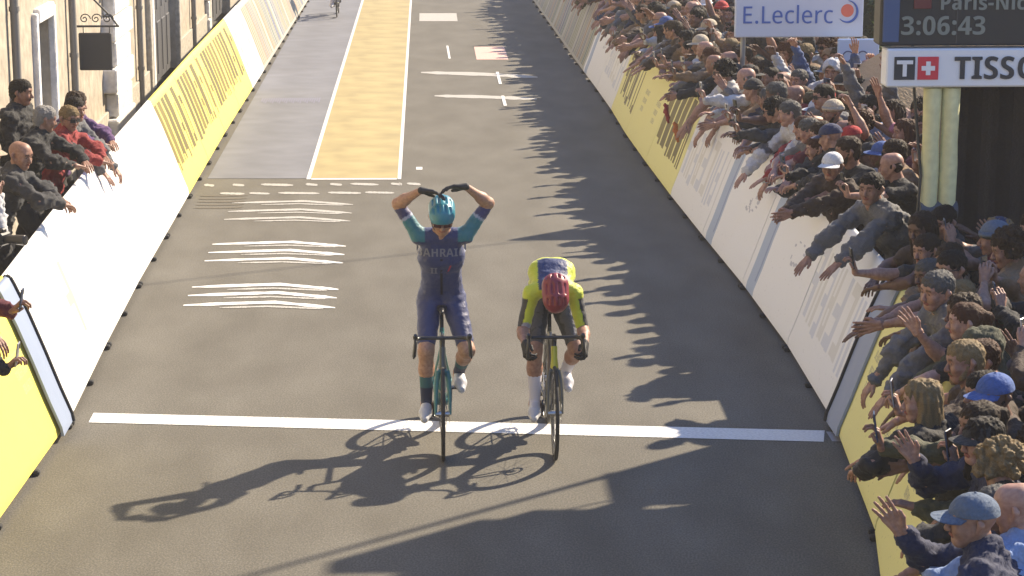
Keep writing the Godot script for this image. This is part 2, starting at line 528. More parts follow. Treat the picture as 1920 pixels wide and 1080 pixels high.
var POSES := {}
func make_pose(called: String, p: Dictionary) -> void:
	var J := crowd_joints(p)
	var P := PackedFloat32Array()
	torso_prims(P, J, -0.008)
	neck_prim(P, J)
	for i in 2:
		arm_prims(P, J, i, 0.0); leg_prims(P, J, i, 0.0); foot_prims(P, J, i, 0.0)
	var body := field(P, 0.024, 0.04)
	body.add(HEAD, J.head)
	var hx := []
	for i in 2:
		var kind: String = p.hand[i]
		var x := hand_xf(J, i, p.palm[i], p.get("hdir", [Vector3.ZERO, Vector3.ZERO])[i])
		hx.append(x)
		body.add(HANDS[kind], x)
	P = PackedFloat32Array()
	torso_prims(P, J, 0.022)
	pr(P, J.hip + Vector3(-0.06, -0.08, 0), 0.12, J.hip + Vector3(0.06, -0.08, 0), 0.12)
	pr(P, J.neck, 0.075, J.neck + (J.head.origin - J.neck) * 0.25, 0.072)
	for i in 2: arm_prims(P, J, i, 0.02, 1.93)
	var jacket := rough(rough(field(P, 0.019, 0.04), 0.03, 4.2, Vector3(1, 1.7, 1), called.hash() % 1000), 0.018, 11.0, Vector3(1, 1.6, 1), 71)
	for g: Geo in [jacket]:
		var ax: Vector3 = (J.neck - J.hip).normalized()
		for k in g.v.size():
			var h: float = (g.v[k] - J.hip).dot(ax)
			var arm := minf((g.v[k] - J.el[0]).length(), (g.v[k] - J.el[1]).length())
			if (h > 0.27 and h < 0.38) or arm < 0.08: g.c[k] = Color(0.14, 0.14, 0.16)
	P = PackedFloat32Array()
	for i in 2:
		arm_prims(P, J, i, 0.016, 0.62)
	torso_prims(P, J, 0.014)
	pr(P, J.hip + Vector3(-0.06, -0.06, 0), 0.115, J.hip + Vector3(0.06, -0.06, 0), 0.115)
	var tee := rough(rough(field(P, 0.021, 0.04), 0.02, 4.2, Vector3(1, 1.7, 1), called.hash() % 1000), 0.014, 10.0, Vector3(1, 1.6, 1), 72)
	P = PackedFloat32Array()
	pr(P, J.hip + Vector3(-0.07, -0.02, 0), 0.112, J.hip + Vector3(0.07, -0.02, 0), 0.112)
	for i in 2: leg_prims(P, J, i, 0.016, 1.97)
	var trousers := rough(field(P, 0.026, 0.04), 0.02, 4.0, Vector3(1, 2, 1), 5)
	var shoes := []
	for i in 2:
		P = PackedFloat32Array()
		foot_prims(P, J, i, 0.012)
		shoes.append(field(P, 0.02, 0.03))
	for m in 2:
		var f := func(g: Geo) -> ArrayMesh: return (mirrored(g) if m == 1 else g).mesh()
		var hd: Transform3D = J.head
		var d := {"body": f.call(body), "jacket": f.call(jacket), "tee": f.call(tee), "trousers": f.call(trousers), "shoes": [f.call(shoes[0]), f.call(shoes[1])], "says": p.says, "top": hd.origin.y + 0.11, "reach": hd.origin.z}
		if m == 1:
			var e := hd.basis.get_euler()
			hd = Transform3D(Basis.from_euler(Vector3(e.x, -e.y, -e.z)), Vector3(-hd.origin.x, hd.origin.y, hd.origin.z))
		d.head = hd
		if p.has("phone"):
			var o: Vector3 = J.wr[0] + (hx[0].basis.y) * 0.09 + Vector3(0.02, 0.03, 0.015)
			if p.phone == 2: o = (J.wr[0] + J.wr[1]) * 0.5 + Vector3(0, 0.085, 0.035)
			d.phone = Transform3D(Basis.from_euler(Vector3(-0.15, PI, 0)), Vector3(o.x * (1 if m == 0 else -1), o.y, o.z))
		POSES[called + ("" if m == 0 else "_m")] = d

# ---------------------------------------------------------------- hair and headgear, in head axes
var HAIR := {}
func dome(rx: float, ry: float, rz: float, y0: float, cz: float, thick := 0.0) -> Geo:
	var g := Geo.new()
	var prof := []
	for k in 9:
		var a := (PI / 2) * k / 8.0
		prof.append([cos(a) if k < 8 else 0.002, sin(a)])
	g.lathe(prof, Transform3D(Basis.from_scale(Vector3(rx, ry, rz)), Vector3(0, y0, cz)), 28)
	return g

func make_hair() -> void:
	var P := PackedFloat32Array()
	pr(P, Vector3(0, 0.04, -0.032), 0.083, Vector3(0, 0.045, 0.014), 0.08)
	pr(P, Vector3(0, -0.02, -0.05), 0.062, Vector3(0, -0.05, -0.045), 0.05)
	pr(P, Vector3(-0.05, -0.06, 0.125), 0.095, Vector3(0.05, -0.06, 0.125), 0.095, -1.0)
	pr(P, Vector3(-0.02, -0.012, 0.1), 0.058, Vector3(0.02, -0.012, 0.1), 0.058, -1.0)
	for s in [-1.0, 1.0]: pr(P, Vector3(0.1 * s, -0.03, 0.0), 0.04, Vector3(0.1 * s, -0.1, 0.0), 0.05, -1.0)
	HAIR.short = rough(field(P, 0.0075, 0.02), 0.009, 45.0, Vector3(1.3, 0.5, 1.3), 2).mesh()
	P = PackedFloat32Array()
	pr(P, Vector3(0, 0.038, -0.034), 0.087, Vector3(0, 0.045, 0.012), 0.083)
	for s in [-1.0, 1.0]:
		pr(P, Vector3(0.06 * s, 0.0, -0.02), 0.042, Vector3(0.085 * s, -0.19, 0.0), 0.035)
		pr(P, Vector3(0.045 * s, 0.0, -0.06), 0.05, Vector3(0.05 * s, -0.23, -0.075), 0.042)
	pr(P, Vector3(0, 0.0, 0.14), 0.085, Vector3(0, -0.2, 0.12), 0.085, -1.0)
	HAIR.long = rough(rough(field(P, 0.0075, 0.025), 0.012, 14.0, Vector3(1.6, 0.3, 1.6), 4), 0.006, 45.0, Vector3(1.5, 0.15, 1.5), 5).mesh()
	P = PackedFloat32Array()
	var rg := RandomNumberGenerator.new()
	rg.seed = 77
	pr(P, Vector3(0, 0.04, -0.032), 0.088, Vector3(0, 0.05, 0.012), 0.085)
	for k in 46:
		var a := rg.randf() * TAU
		var e := rg.randf_range(-0.5, 1.4)
		var d := Vector3(cos(a) * cos(e), sin(e), sin(a) * cos(e))
		if d.z > 0.45 and d.y < 0.45: continue
		pr(P, Vector3(0, 0.025, -0.02) + d * 0.1, 0.03, Vector3(0, 0.02, -0.02) + d * 0.115, 0.024)
	pr(P, Vector3(0, -0.03, 0.14), 0.085, Vector3(0, -0.15, 0.12), 0.085, -1.0)
	HAIR.curly = rough(field(P, 0.008, 0.006), 0.016, 40.0, Vector3.ONE, 6).mesh()
	P = PackedFloat32Array()
	pr(P, Vector3(0, 0.038, -0.032), 0.082, Vector3(0, 0.042, 0.012), 0.079)
	pr(P, Vector3(0, 0.05, -0.1), 0.03, Vector3(0, 0.03, -0.14), 0.032)
	pr(P, Vector3(0, 0.03, -0.14), 0.032, Vector3(0, -0.13, -0.13), 0.018)
	pr(P, Vector3(-0.04, -0.05, 0.12), 0.098, Vector3(0.04, -0.05, 0.12), 0.098, -1.0)
	for s in [-1.0, 1.0]: pr(P, Vector3(0.1 * s, -0.03, 0.0), 0.04, Vector3(0.1 * s, -0.1, 0.0), 0.05, -1.0)
	HAIR.ponytail = rough(field(P, 0.008, 0.015), 0.008, 45.0, Vector3(1.5, 0.4, 1.5), 8).mesh()
	P = PackedFloat32Array()   # ring of hair round a bald crown
	pr(P, Vector3(-0.035, -0.005, -0.045), 0.05, Vector3(0.035, -0.005, -0.045), 0.05)
	for s in [-1.0, 1.0]:
		pr(P, Vector3(0.05 * s, 0.0, -0.045), 0.035, Vector3(0.062 * s, 0.0, 0.0), 0.022)
		pr(P, Vector3(0.1 * s, -0.05, 0.02), 0.04, Vector3(0.1 * s, -0.1, 0.0), 0.05, -1.0)
	HAIR.fringe = rough(field(P, 0.008, 0.012), 0.008, 30.0, Vector3.ONE, 12).mesh()
	P = PackedFloat32Array()
	for s in [-1.0, 1.0]:
		pr(P, Vector3(0.062 * s, -0.02, 0.0), 0.014, Vector3(0.045 * s, -0.075, 0.03), 0.018)
		pr(P, Vector3(0.045 * s, -0.075, 0.03), 0.018, Vector3(0, -0.098, 0.062), 0.022)
		pr(P, Vector3(0.024 * s, -0.06, 0.076), 0.009, Vector3(0.004 * s, -0.05, 0.086), 0.008)
	HAIR.beard = rough(field(P, 0.006, 0.012), 0.005, 60.0).mesh()
	# cap
	var g := dome(0.089, 0.085, 0.108, 0.035, -0.008)
	g.lathe([[0.0905, 0.0], [0.0905, 0.014]], Transform3D(Basis.from_scale(Vector3(1, 1, 1.2)), Vector3(0, 0.03, -0.008)), 28)
	var rows := 7
	for i in 14:
		for j in rows:
			var q := []
			for e in [[i, j], [i + 1, j], [i + 1, j + 1], [i, j + 1]]:
				var a: float = lerpf(-1.15, 1.15, e[0] / 14.0)
				var rr: float = e[1] / float(rows)
				var ext: float = rr * 0.075 * sqrt(maxf(0.0, 1.0 - pow(a / 1.2, 4)))
				q.append(Vector3(sin(a) * (0.088 + ext * 0.35), 0.034 - rr * 0.016 - 0.016 * (1.0 - cos(a)), -0.008 + cos(a) * 0.107 + ext))
			g.quad(q[0], q[1], q[2], q[3], Vector3(0, 1, 0.1).normalized())
			g.quad(q[0] - Vector3(0, 0.003, 0), q[1] - Vector3(0, 0.003, 0), q[2] - Vector3(0, 0.003, 0), q[3] - Vector3(0, 0.003, 0), Vector3(0, -1, -0.1).normalized())
	g.lathe([[0.0, 0.006], [0.005, 0.004], [0.007, 0.0]], Transform3D(Basis.IDENTITY, Vector3(0, 0.12, -0.008)), 8)
	HAIR.cap = g.mesh()
	# beanie
	g = dome(0.092, 0.098, 0.11, 0.035, -0.01)
	var band := Geo.new()
	band.lathe([[0.92, 0.0], [1.0, 0.01], [1.02, 0.025], [1.0, 0.045], [0.93, 0.05]], Transform3D(Basis(Vector3(0.094, 0, 0), Vector3(0, 1, 0), Vector3(0, 0, 0.112)), Vector3(0, 0.012, -0.01)), 40)
	for k in band.v.size(): band.v[k] += Vector3(band.v[k].x, 0, band.v[k].z).normalized() * 0.0025 * (1.0 if int(k % 40) % 2 == 0 else -1.0)
	g.add(band)
	HAIR.beanie = g.mesh()
	# sun hat
	g = dome(0.088, 0.095, 0.106, 0.04, -0.008)
	g.lathe([[0.088, 0.042], [0.12, 0.034], [0.155, 0.024], [0.157, 0.021], [0.12, 0.029], [0.086, 0.036]], Transform3D(Basis.from_scale(Vector3(1, 1, 1.12)), Vector3(0, 0, -0.008)), 30)
	HAIR.sunhat = g.mesh()
	# hood
	P = PackedFloat32Array()
	pr(P, Vector3(0, 0.035, -0.045), 0.105, Vector3(0, 0.045, 0.02), 0.098)
	pr(P, Vector3(0, -0.08, -0.05), 0.1, Vector3(0, -0.16, -0.05), 0.12)
	pr(P, Vector3(0, 0.0, 0.15), 0.085, Vector3(0, -0.1, 0.14), 0.08, -1.0)
	pr(P, Vector3(0, -0.0, 0.04), 0.08, Vector3(0, -0.1, 0.05), 0.07, -1.0)
	HAIR.hood = rough(field(P, 0.01, 0.04), 0.014, 9.0, Vector3.ONE, 14).mesh()
	# glasses
	g = Geo.new()
	for s in [-1.0, 1.0]:
		g.box(Vector3(0.034 * s, 0.002, 0.098), Vector3(0.054, 0.036, 0.006), 0.003, Basis.from_euler(Vector3(0, 0.28 * s, 0)))
		g.tube([Vector3(0.06 * s, 0.008, 0.088), Vector3(0.08 * s, 0.01, 0.03), Vector3(0.08 * s, 0.008, -0.02)], [0.003, 0.003, 0.003], 6)
	g.tube([Vector3(-0.01, 0.006, 0.101), Vector3(0.01, 0.006, 0.101)], [0.003, 0.003], 6)
	HAIR.glasses = g.mesh()

# ---------------------------------------------------------------- bicycles
func make_wheel(bike: Node3D, z: float, tyre_m: Material, rim_m: Material, metal: Material, rear: bool) -> void:
	var w := Node3D.new()
	w.name = "wheel"
	bike.add_child(w, true)
	w.position = Vector3(0, 0.34, z)
	var ax := Transform3D(Basis.from_euler(Vector3(0, 0, PI / 2)), Vector3.ZERO)
	var g := Geo.new()
	var prof := []
	for k in 10:
		var a := TAU * k / 10
		prof.append([0.326 + cos(a) * 0.0145, sin(a) * 0.0145])
	g.lathe(prof, ax, 56, true)
	part("tyre", g.mesh(), tyre_m, w)
	g = Geo.new()
	g.lathe([[0.32, -0.011], [0.32, 0.011], [0.30, 0.0135], [0.272, 0.006], [0.268, 0.0], [0.272, -0.006], [0.30, -0.0135]], ax, 56, true)
	part("rim", g.mesh(), rim_m, w)
	g = Geo.new()
	g.tube([Vector3(-0.05, 0, 0), Vector3(-0.035, 0, 0), Vector3(-0.03, 0, 0), Vector3(0.03, 0, 0), Vector3(0.035, 0, 0), Vector3(0.05, 0, 0)], [0.012, 0.014, 0.024, 0.018, 0.024, 0.012], 14)
	part("hub", g.mesh(), metal, w)
	g = Geo.new()
	for k in 20:
		var a := TAU * k / 20
		var s := 0.03 if k % 2 == 0 else -0.03
		var b := a + (0.5 if (k / 2) % 2 == 0 else -0.5)
		g.tube([Vector3(s, cos(b) * 0.02, sin(b) * 0.02), Vector3(0, cos(a) * 0.272, sin(a) * 0.272)], [0.0013, 0.0013], 5)
	part("spokes", g.mesh(), rim_m, w)
	g = Geo.new()
	g.lathe([[0.05, -0.001], [0.07, -0.001], [0.07, 0.001], [0.05, 0.001]], Transform3D(ax.basis, Vector3(0.045, 0, 0)), 30, true)
	part("brake_disc", g.mesh(), metal, w)
	if rear:
		g = Geo.new()
		for k in 8:
			var r := 0.022 + 0.0035 * k
			g.lathe([[0.012, 0.0], [r, 0.0], [r, 0.002], [0.012, 0.002]], Transform3D(ax.basis, Vector3(-0.024 - 0.0025 * (7 - k), 0, 0)), 22)
		part("cassette", g.mesh(), metal, w)

func make_bike(at: Vector3, turn: float, label: String, frame_m: Material, head_m: Material, crank_a: float) -> Node3D:
	var black := mat(lin(0.02, 0.02, 0.022), 0.35)
	var tyre_m := mat(lin(0.022, 0.021, 0.02), 0.8)
	var rim_m := mat(lin(0.02, 0.02, 0.022), 0.25)
	rim_m.clearcoat_enabled = true; rim_m.clearcoat = 0.5
	var metal := mat(lin(0.5, 0.5, 0.5), 0.3, 1.0)
	var bike := thing("racing_bicycle", label, "bicycle", at, turn, "racing bicycles on the road")
	var BB := Vector3(0, 0.27, 0)
	var ht0 := Vector3(0, 0.645, 0.495)
	var ht1 := Vector3(0, 0.80, 0.45)
	var st1 := Vector3(0, 0.80, -0.155)
	make_wheel(bike, 0.60, tyre_m, rim_m, metal, false)
	make_wheel(bike, -0.405, tyre_m, rim_m, metal, true)
	var g := Geo.new()
	g.tube([ht1 + Vector3(0, -0.03, 0.0), st1 + Vector3(0, -0.04, 0)], [0.02, 0.016], 12, 0.9)
	g.tube([ht0 + Vector3(0, 0.03, -0.01), BB], [0.03, 0.03], 12, 0.8)
	g.tube([BB, st1], [0.024, 0.018], 12, 0.7)
	for s in [-1.0, 1.0]:
		g.tube([BB + Vector3(0.03 * s, 0, -0.02), Vector3(0.05 * s, 0.29, -0.2), Vector3(0.068 * s, 0.34, -0.405)], [0.013, 0.011, 0.009], 8)
		g.tube([st1 + Vector3(0.012 * s, -0.16, 0.03), Vector3(0.035 * s, 0.5, -0.25), Vector3(0.068 * s, 0.34, -0.405)], [0.01, 0.009, 0.008], 8)
	g.tube([BB + Vector3(-0.04, 0, 0), BB + Vector3(0.04, 0, 0)], [0.026, 0.026], 14)
	part("frame", g.mesh(), frame_m, bike)
	g = Geo.new()
	g.tube([ht0 - Vector3(0, 0.01, -0.003), ht0 + Vector3(0, 0.01, -0.003), ht0.lerp(ht1, 0.5), ht1 - Vector3(0, 0.01, -0.003), ht1], [0.028, 0.03, 0.023, 0.024, 0.022], 14, 0.85)
	part("head_tube", g.mesh(), head_m, bike)
	g = Geo.new()
	g.tube([ht0 + Vector3(-0.03, -0.015, 0.004), ht0 + Vector3(0.03, -0.015, 0.004)], [0.024, 0.024], 10)
	for s in [-1.0, 1.0]:
		g.tube([ht0 + Vector3(0.03 * s, -0.01, 0.005), Vector3(0.044 * s, 0.56, 0.535), Vector3(0.05 * s, 0.45, 0.57), Vector3(0.052 * s, 0.335, 0.60)], [0.022, 0.019, 0.015, 0.010], 10, 0.6)
	part("fork", g.mesh(), frame_m, bike)
	g = Geo.new()
	g.tube([ht1, ht1 + Vector3(0, 0.05, -0.015), ht1 + Vector3(0, 0.075, 0.0), Vector3(0, 0.885, 0.54)], [0.018, 0.02, 0.019, 0.02], 12)
	part("stem", g.mesh(), black, bike)
	var bars := Geo.new()
	var path := []
	for s in [-1.0, 1.0]:
		var q := [Vector3(0, 0.888, 0.54), Vector3(0.1 * s, 0.888, 0.54), Vector3(0.165 * s, 0.89, 0.545), Vector3(0.198 * s, 0.89, 0.575), Vector3(0.207 * s, 0.885, 0.62), Vector3(0.211 * s, 0.865, 0.65), Vector3(0.215 * s, 0.825, 0.66), Vector3(0.219 * s, 0.785, 0.635), Vector3(0.222 * s, 0.766, 0.58), Vector3(0.224 * s, 0.76, 0.5)]
		bars.tube(q, [0.013, 0.013, 0.0145, 0.0155, 0.016, 0.0155, 0.0155, 0.0155, 0.0155, 0.0155], 10)
	for k in bars.v.size(): bars.v[k].x *= 0.92
	var hb := part("handlebar", bars.mesh(), black, bike)
	for s in [-1.0, 1.0]:
		g = Geo.new()
		g.tube([Vector3(0.205 * s, 0.895, 0.6), Vector3(0.208 * s, 0.91, 0.64), Vector3(0.208 * s, 0.93, 0.675), Vector3(0.208 * s, 0.945, 0.69)], [0.017, 0.018, 0.019, 0.012], 10)
		for k in g.v.size(): g.v[k].x -= 0.016 * s
		part("brake_hood", g.mesh(), black, hb)
		g = Geo.new()
		g.tube([Vector3(0.209 * s, 0.915, 0.69), Vector3(0.211 * s, 0.87, 0.705), Vector3(0.215 * s, 0.82, 0.705), Vector3(0.222 * s, 0.775, 0.69)], [0.009, 0.011, 0.011, 0.006], 8, 1.3)
		for k in g.v.size(): g.v[k].x -= 0.016 * s
		part("brake_lever", g.mesh(), black, hb)
	g = Geo.new()
	g.tube([st1, Vector3(0, 0.95, -0.2)], [0.016, 0.015], 10, 0.7)
	part("seatpost", g.mesh(), black, bike)
	var P := PackedFloat32Array()
	pr(P, Vector3(0, 0.965, 0.06), 0.018, Vector3(0, 0.965, -0.08), 0.022)
	for s in [-1.0, 1.0]: pr(P, Vector3(0.01 * s, 0.965, -0.06), 0.02, Vector3(0.05 * s, 0.968, -0.22), 0.024)
	part("saddle", field(P, 0.009, 0.02).mesh(), black, bike)
	# cranks: right (-x) down by crank_a from the bottom towards the front
	var cd := Vector3(0, -cos(crank_a), sin(crank_a))
	g = Geo.new()
	g.tube([BB + Vector3(-0.055, 0, 0), BB + Vector3(-0.065, 0, 0) + cd * 0.17], [0.017, 0.012], 8, 0.7)
	g.tube([BB + Vector3(0.055, 0, 0), BB + Vector3(0.065, 0, 0) - cd * 0.17], [0.017, 0.012], 8, 0.7)
	var cr := part("crankset", g.mesh(), black, bike)
	g = Geo.new()
	var axm := Basis.from_euler(Vector3(0, 0, PI / 2))
	g.lathe([[0.07, -0.0015], [0.108, -0.0015], [0.108, 0.0015], [0.07, 0.0015]], Transform3D(axm, BB + Vector3(-0.046, 0, 0)), 40, true)
	g.tube([BB + Vector3(-0.046, 0.09, 0), BB + Vector3(-0.046, -0.09, 0)], [0.01, 0.01], 6)
	g.tube([BB + Vector3(-0.046, 0, 0.09), BB + Vector3(-0.046, 0, -0.09)], [0.01, 0.01], 6)
	part("chainring", g.mesh(), metal, cr)
	for s in [-1.0, 1.0]:
		g = Geo.new()
		g.box(BB + Vector3(0.1 * s, -0.004, 0) + (cd if s < 0 else -cd) * 0.17, Vector3(0.065, 0.014, 0.075), 0.005)
		part("pedal", g.mesh(), black, cr)
	g = Geo.new()
	var x := -0.046
	g.tube([Vector3(x, 0.27 + 0.106, 0.0), Vector3(x + 0.01, 0.34 + 0.045, -0.405)], [0.0045, 0.0045], 5)
	g.tube([Vector3(x, 0.27 - 0.106, 0.0), Vector3(x + 0.01, 0.215, -0.385)], [0.0045, 0.0045], 5)
	part("chain", g.mesh(), metal, bike)
	g = Geo.new()
	g.tube([Vector3(-0.05, 0.33, -0.41), Vector3(-0.058, 0.27, -0.42), Vector3(-0.044, 0.205, -0.39)], [0.01, 0.014, 0.012], 8)
	part("derailleur", g.mesh(), black, bike)
	return bike

# ---------------------------------------------------------------- riders
func wrap_text(txt: String, size: float, weight: int, P: PackedFloat32Array, k: float, ctr: Vector3, dir: Vector3, upv: Vector3, lift: float) -> Geo:
	var tm := TextMesh.new()
	var f := SystemFont.new()
	f.font_names = PackedStringArray(["Droid Sans"]); f.font_weight = weight
	tm.font = f; tm.text = txt; tm.font_size = 64; tm.pixel_size = size / 64.0; tm.depth = 0.002; tm.curve_step = 4.0
	var arr := tm.surface_get_arrays(0) if tm.get_surface_count() > 0 else []
	var g := Geo.new()
	if arr.is_empty(): return g
	var vs: PackedVector3Array = arr[Mesh.ARRAY_VERTEX]
	var ids = arr[Mesh.ARRAY_INDEX]
	var right := upv.cross(dir).normalized()
	var idx: PackedInt32Array = ids if ids != null else PackedInt32Array(range(vs.size()))
	g.v.resize(vs.size()); g.n.resize(vs.size()); g.c.resize(vs.size()); g.uv.resize(vs.size())
	g.c.fill(Color.WHITE)
	for i in vs.size():
		var o := ctr + right * vs[i].x + upv * vs[i].y
		var lo := -0.1
		var hi := 0.3
		for s in 14:
			var m := (lo + hi) * 0.5
			if field_at(P, k, o + dir * m) < 0.0: lo = m
			else: hi = m
		g.v[i] = o + dir * (hi + lift + vs[i].z * 0.4)
		g.n[i] = dir
	g.ix = idx
	renormal(g)
	for i in g.n.size():
		if g.n[i].dot(dir) < 0.0: g.n[i] = -g.n[i]
	return g

func make_helmet() -> Geo:
	var P := PackedFloat32Array()
	pr(P, Vector3(0, 0.045, -0.06), 0.094, Vector3(0, 0.052, 0.03), 0.092)
	pr(P, Vector3(0, 0.035, 0.06), 0.07, Vector3(0, 0.045, 0.05), 0.075)
	pr(P, Vector3(0, -0.13, -0.2), 0.14, Vector3(0, -0.125, 0.2), 0.155, -1.0)
	for s in [-1.0, 1.0]:
		pr(P, Vector3(0.12 * s, -0.03, 0.06), 0.05, Vector3(0.12 * s, -0.05, -0.05), 0.05, -1.0)
	for vx in [-0.058, -0.022, 0.022, 0.058]:
		var yy: float = 0.149 - absf(vx) * 0.55
		pr(P, Vector3(vx, yy - 0.028, 0.12), 0.010, Vector3(vx, yy, 0.055), 0.011, -1.0)
		pr(P, Vector3(vx * 1.15, yy + 0.002, 0.015), 0.010, Vector3(vx * 1.1, yy - 0.002, -0.05), 0.010, -1.0)
		pr(P, Vector3(vx * 1.05, yy - 0.02, -0.1), 0.010, Vector3(vx * 0.9, yy - 0.05, -0.145), 0.010, -1.0)
	return field(P, 0.006, 0.02)

func make_rider(at: Vector3, turn: float, label: String, J: Dictionary, o: Dictionary) -> Node3D:
	var r := thing("person", label, "cyclist", at, turn, "racing cyclists on the road")
	var P := PackedFloat32Array()
	torso_prims(P, J, -0.006, 0.93)
	neck_prim(P, J)
	for i in 2:
		arm_prims(P, J, i, 0.0, 2.0, 0.95); leg_prims(P, J, i, 0.0); foot_prims(P, J, i, 0.0)
	var body := field(P, 0.0135, 0.035)
	body.add(HEAD, J.head)
	for i in 2: body.add(HANDS[o.hand[i]], hand_xf(J, i, o.palm[i], o.hdir[i]))
	part("body", body.mesh(), o.skin, r)
	P = PackedFloat32Array()
	torso_prims(P, J, 0.004, 0.93)
	for i in 2:
		arm_prims(P, J, i, 0.006, o.get("sleeve", 0.86), 0.95); leg_prims(P, J, i, 0.006, 0.8)
	var suit := rough(field(P, 0.0115, 0.035), 0.006, 9.0, Vector3(1, 1.5, 1), 31)
	var paint: Callable = o.paint
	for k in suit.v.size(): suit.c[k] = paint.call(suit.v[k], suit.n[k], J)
	var sm := mat(Color.WHITE, 0.55)
	sm.vertex_color_use_as_albedo = true
	sm.uv1_triplanar = true; sm.uv1_scale = Vector3.ONE * 4.0
	sm.normal_enabled = true; sm.normal_scale = 0.5; sm.normal_texture = noise_tex(0.018, Color.BLACK, Color.WHITE, true, 512, 55, 5, 14.0)
	sm.rim_enabled = true; sm.rim = 0.3
	var sn := part("skinsuit", suit.mesh(), sm, r)
	if o.has("text"):
		for t in o.text:
			var g := wrap_text(t[0], t[1], 700, P, 0.035, t[2], t[3], t[4], 0.004)
			if g.v.size(): part("print", g.mesh(), t[5], sn)
	for i in 2:
		P = PackedFloat32Array()
		var back: Vector3 = -(J.toe[i] - J.an[i]).normalized()
		var m: Vector3 = J.kn[i].lerp(J.an[i], 0.42) + back * 0.014
		pr(P, m, 0.054, J.an[i], 0.04)
		pr(P, J.an[i], 0.04, J.an[i] + (J.toe[i] - J.an[i]) * 0.2, 0.038)
		var sk := field(P, 0.0115, 0.02)
		if o.has("sock2"):
			for k in sk.v.size(): sk.c[k] = o.sock if (sk.v[k] - J.kn[i]).dot((J.an[i] - J.kn[i]).normalized()) < 0.27 else o.sock2
		else:
			sk.paint(o.sock)
		var km := mat(Color.WHITE, 0.7)
		km.vertex_color_use_as_albedo = true
		part("sock", sk.mesh(), km, r)
		P = PackedFloat32Array()
		var d: Vector3 = (J.toe[i] - J.an[i]).normalized()
		var heel: Vector3 = J.an[i] + Vector3(0, -0.045, 0) - d * 0.035
		pr(P, heel + Vector3(0, 0.02, 0), 0.036, heel, 0.034)
		pr(P, heel, 0.036, J.toe[i] - d * 0.07, 0.043)
		pr(P, J.an[i] + d * 0.02, 0.04, J.toe[i] - d * 0.07, 0.04)
		pr(P, J.toe[i] - d * 0.07, 0.043, J.toe[i] + Vector3(0, -0.004, 0), 0.03)
		var sh := part("shoe", field(P, 0.01, 0.02).mesh(), o.shoe, r)
		P = PackedFloat32Array()
		pr(P, heel + Vector3(0, -0.026, 0), 0.018, J.toe[i] + Vector3(0, -0.028, 0) - d * 0.05, 0.024)
		pr(P, J.toe[i] + Vector3(0, -0.028, 0) - d * 0.05, 0.024, J.toe[i] + Vector3(0, -0.02, 0), 0.016)
		part("sole", field(P, 0.009, 0.02).mesh(), o.sole, sh)
	if o.has("glove"):
		for i in 2:
			var gl := Geo.new()
			var src: Geo = HANDS[o.hand[i]]
			var cp := Geo.new()
			cp.add(src)
			for k in cp.v.size(): cp.v[k] += cp.n[k] * 0.0022
			gl.add(cp, hand_xf(J, i, o.palm[i], o.hdir[i]))
			part("glove", gl.mesh(), o.glove, r)
	var hm := part("helmet", make_helmet().mesh(), o.helmet, r, J.head * Transform3D(Basis.from_scale(Vector3.ONE * 1.04), Vector3.ZERO))
	var st := Geo.new()
	for s in [-1.0, 1.0]: st.tube([Vector3(0.083 * s, 0.02, 0.0), Vector3(0.066 * s, -0.06, 0.02), Vector3(0.02 * s, -0.112, 0.045), Vector3(0, -0.118, 0.045)], [0.004, 0.004, 0.004, 0.004], 6)
	part("chin_strap", st.mesh(), mat(lin(0.03, 0.03, 0.03), 0.8), hm)
	var gs := part("glasses", HAIR.glasses, o.lens, r, J.head * Transform3D(Basis.from_scale(Vector3(1.06, 1.25, 1.05)), Vector3(0, 0.002, 0)))
	return r

func rider_one_joints() -> Dictionary:
	var J := {"hip": Vector3(0, 1.04, -0.2), "mid": Vector3(0, 1.2, -0.14), "chest": Vector3(0, 1.37, -0.05), "neck": Vector3(0, 1.535, 0.03)}
	J.sh = [Vector3(-0.165, 1.535, 0.035), Vector3(0.175, 1.535, 0.035)]
	J.el = [Vector3(-0.315, 1.775, 0.03), Vector3(0.345, 1.775, 0.03)]
	J.wr = [Vector3(-0.145, 1.9, 0.2), Vector3(0.18, 1.925, 0.2)]
	J.hp = [Vector3(-0.088, 1.0, -0.19), Vector3(0.088, 1.0, -0.19)]
	J.an = [Vector3(-0.118, 0.262, 0.04), Vector3(0.128, 0.43, -0.27)]
	J.toe = [Vector3(-0.135, 0.205, 0.235), Vector3(0.145, 0.345, -0.08)]
	J.kn = [ik(J.hp[0], J.an[0], 0.41, 0.41, Vector3(-0.12, 0, 1))[0], ik(J.hp[1], J.an[1], 0.42, 0.41, Vector3(0.25, 0, 1))[0]]
	J.head = Transform3D(Basis.from_euler(Vector3(0.42, 0.02, 0)), Vector3(0.005, 1.685, 0.12))
	return J

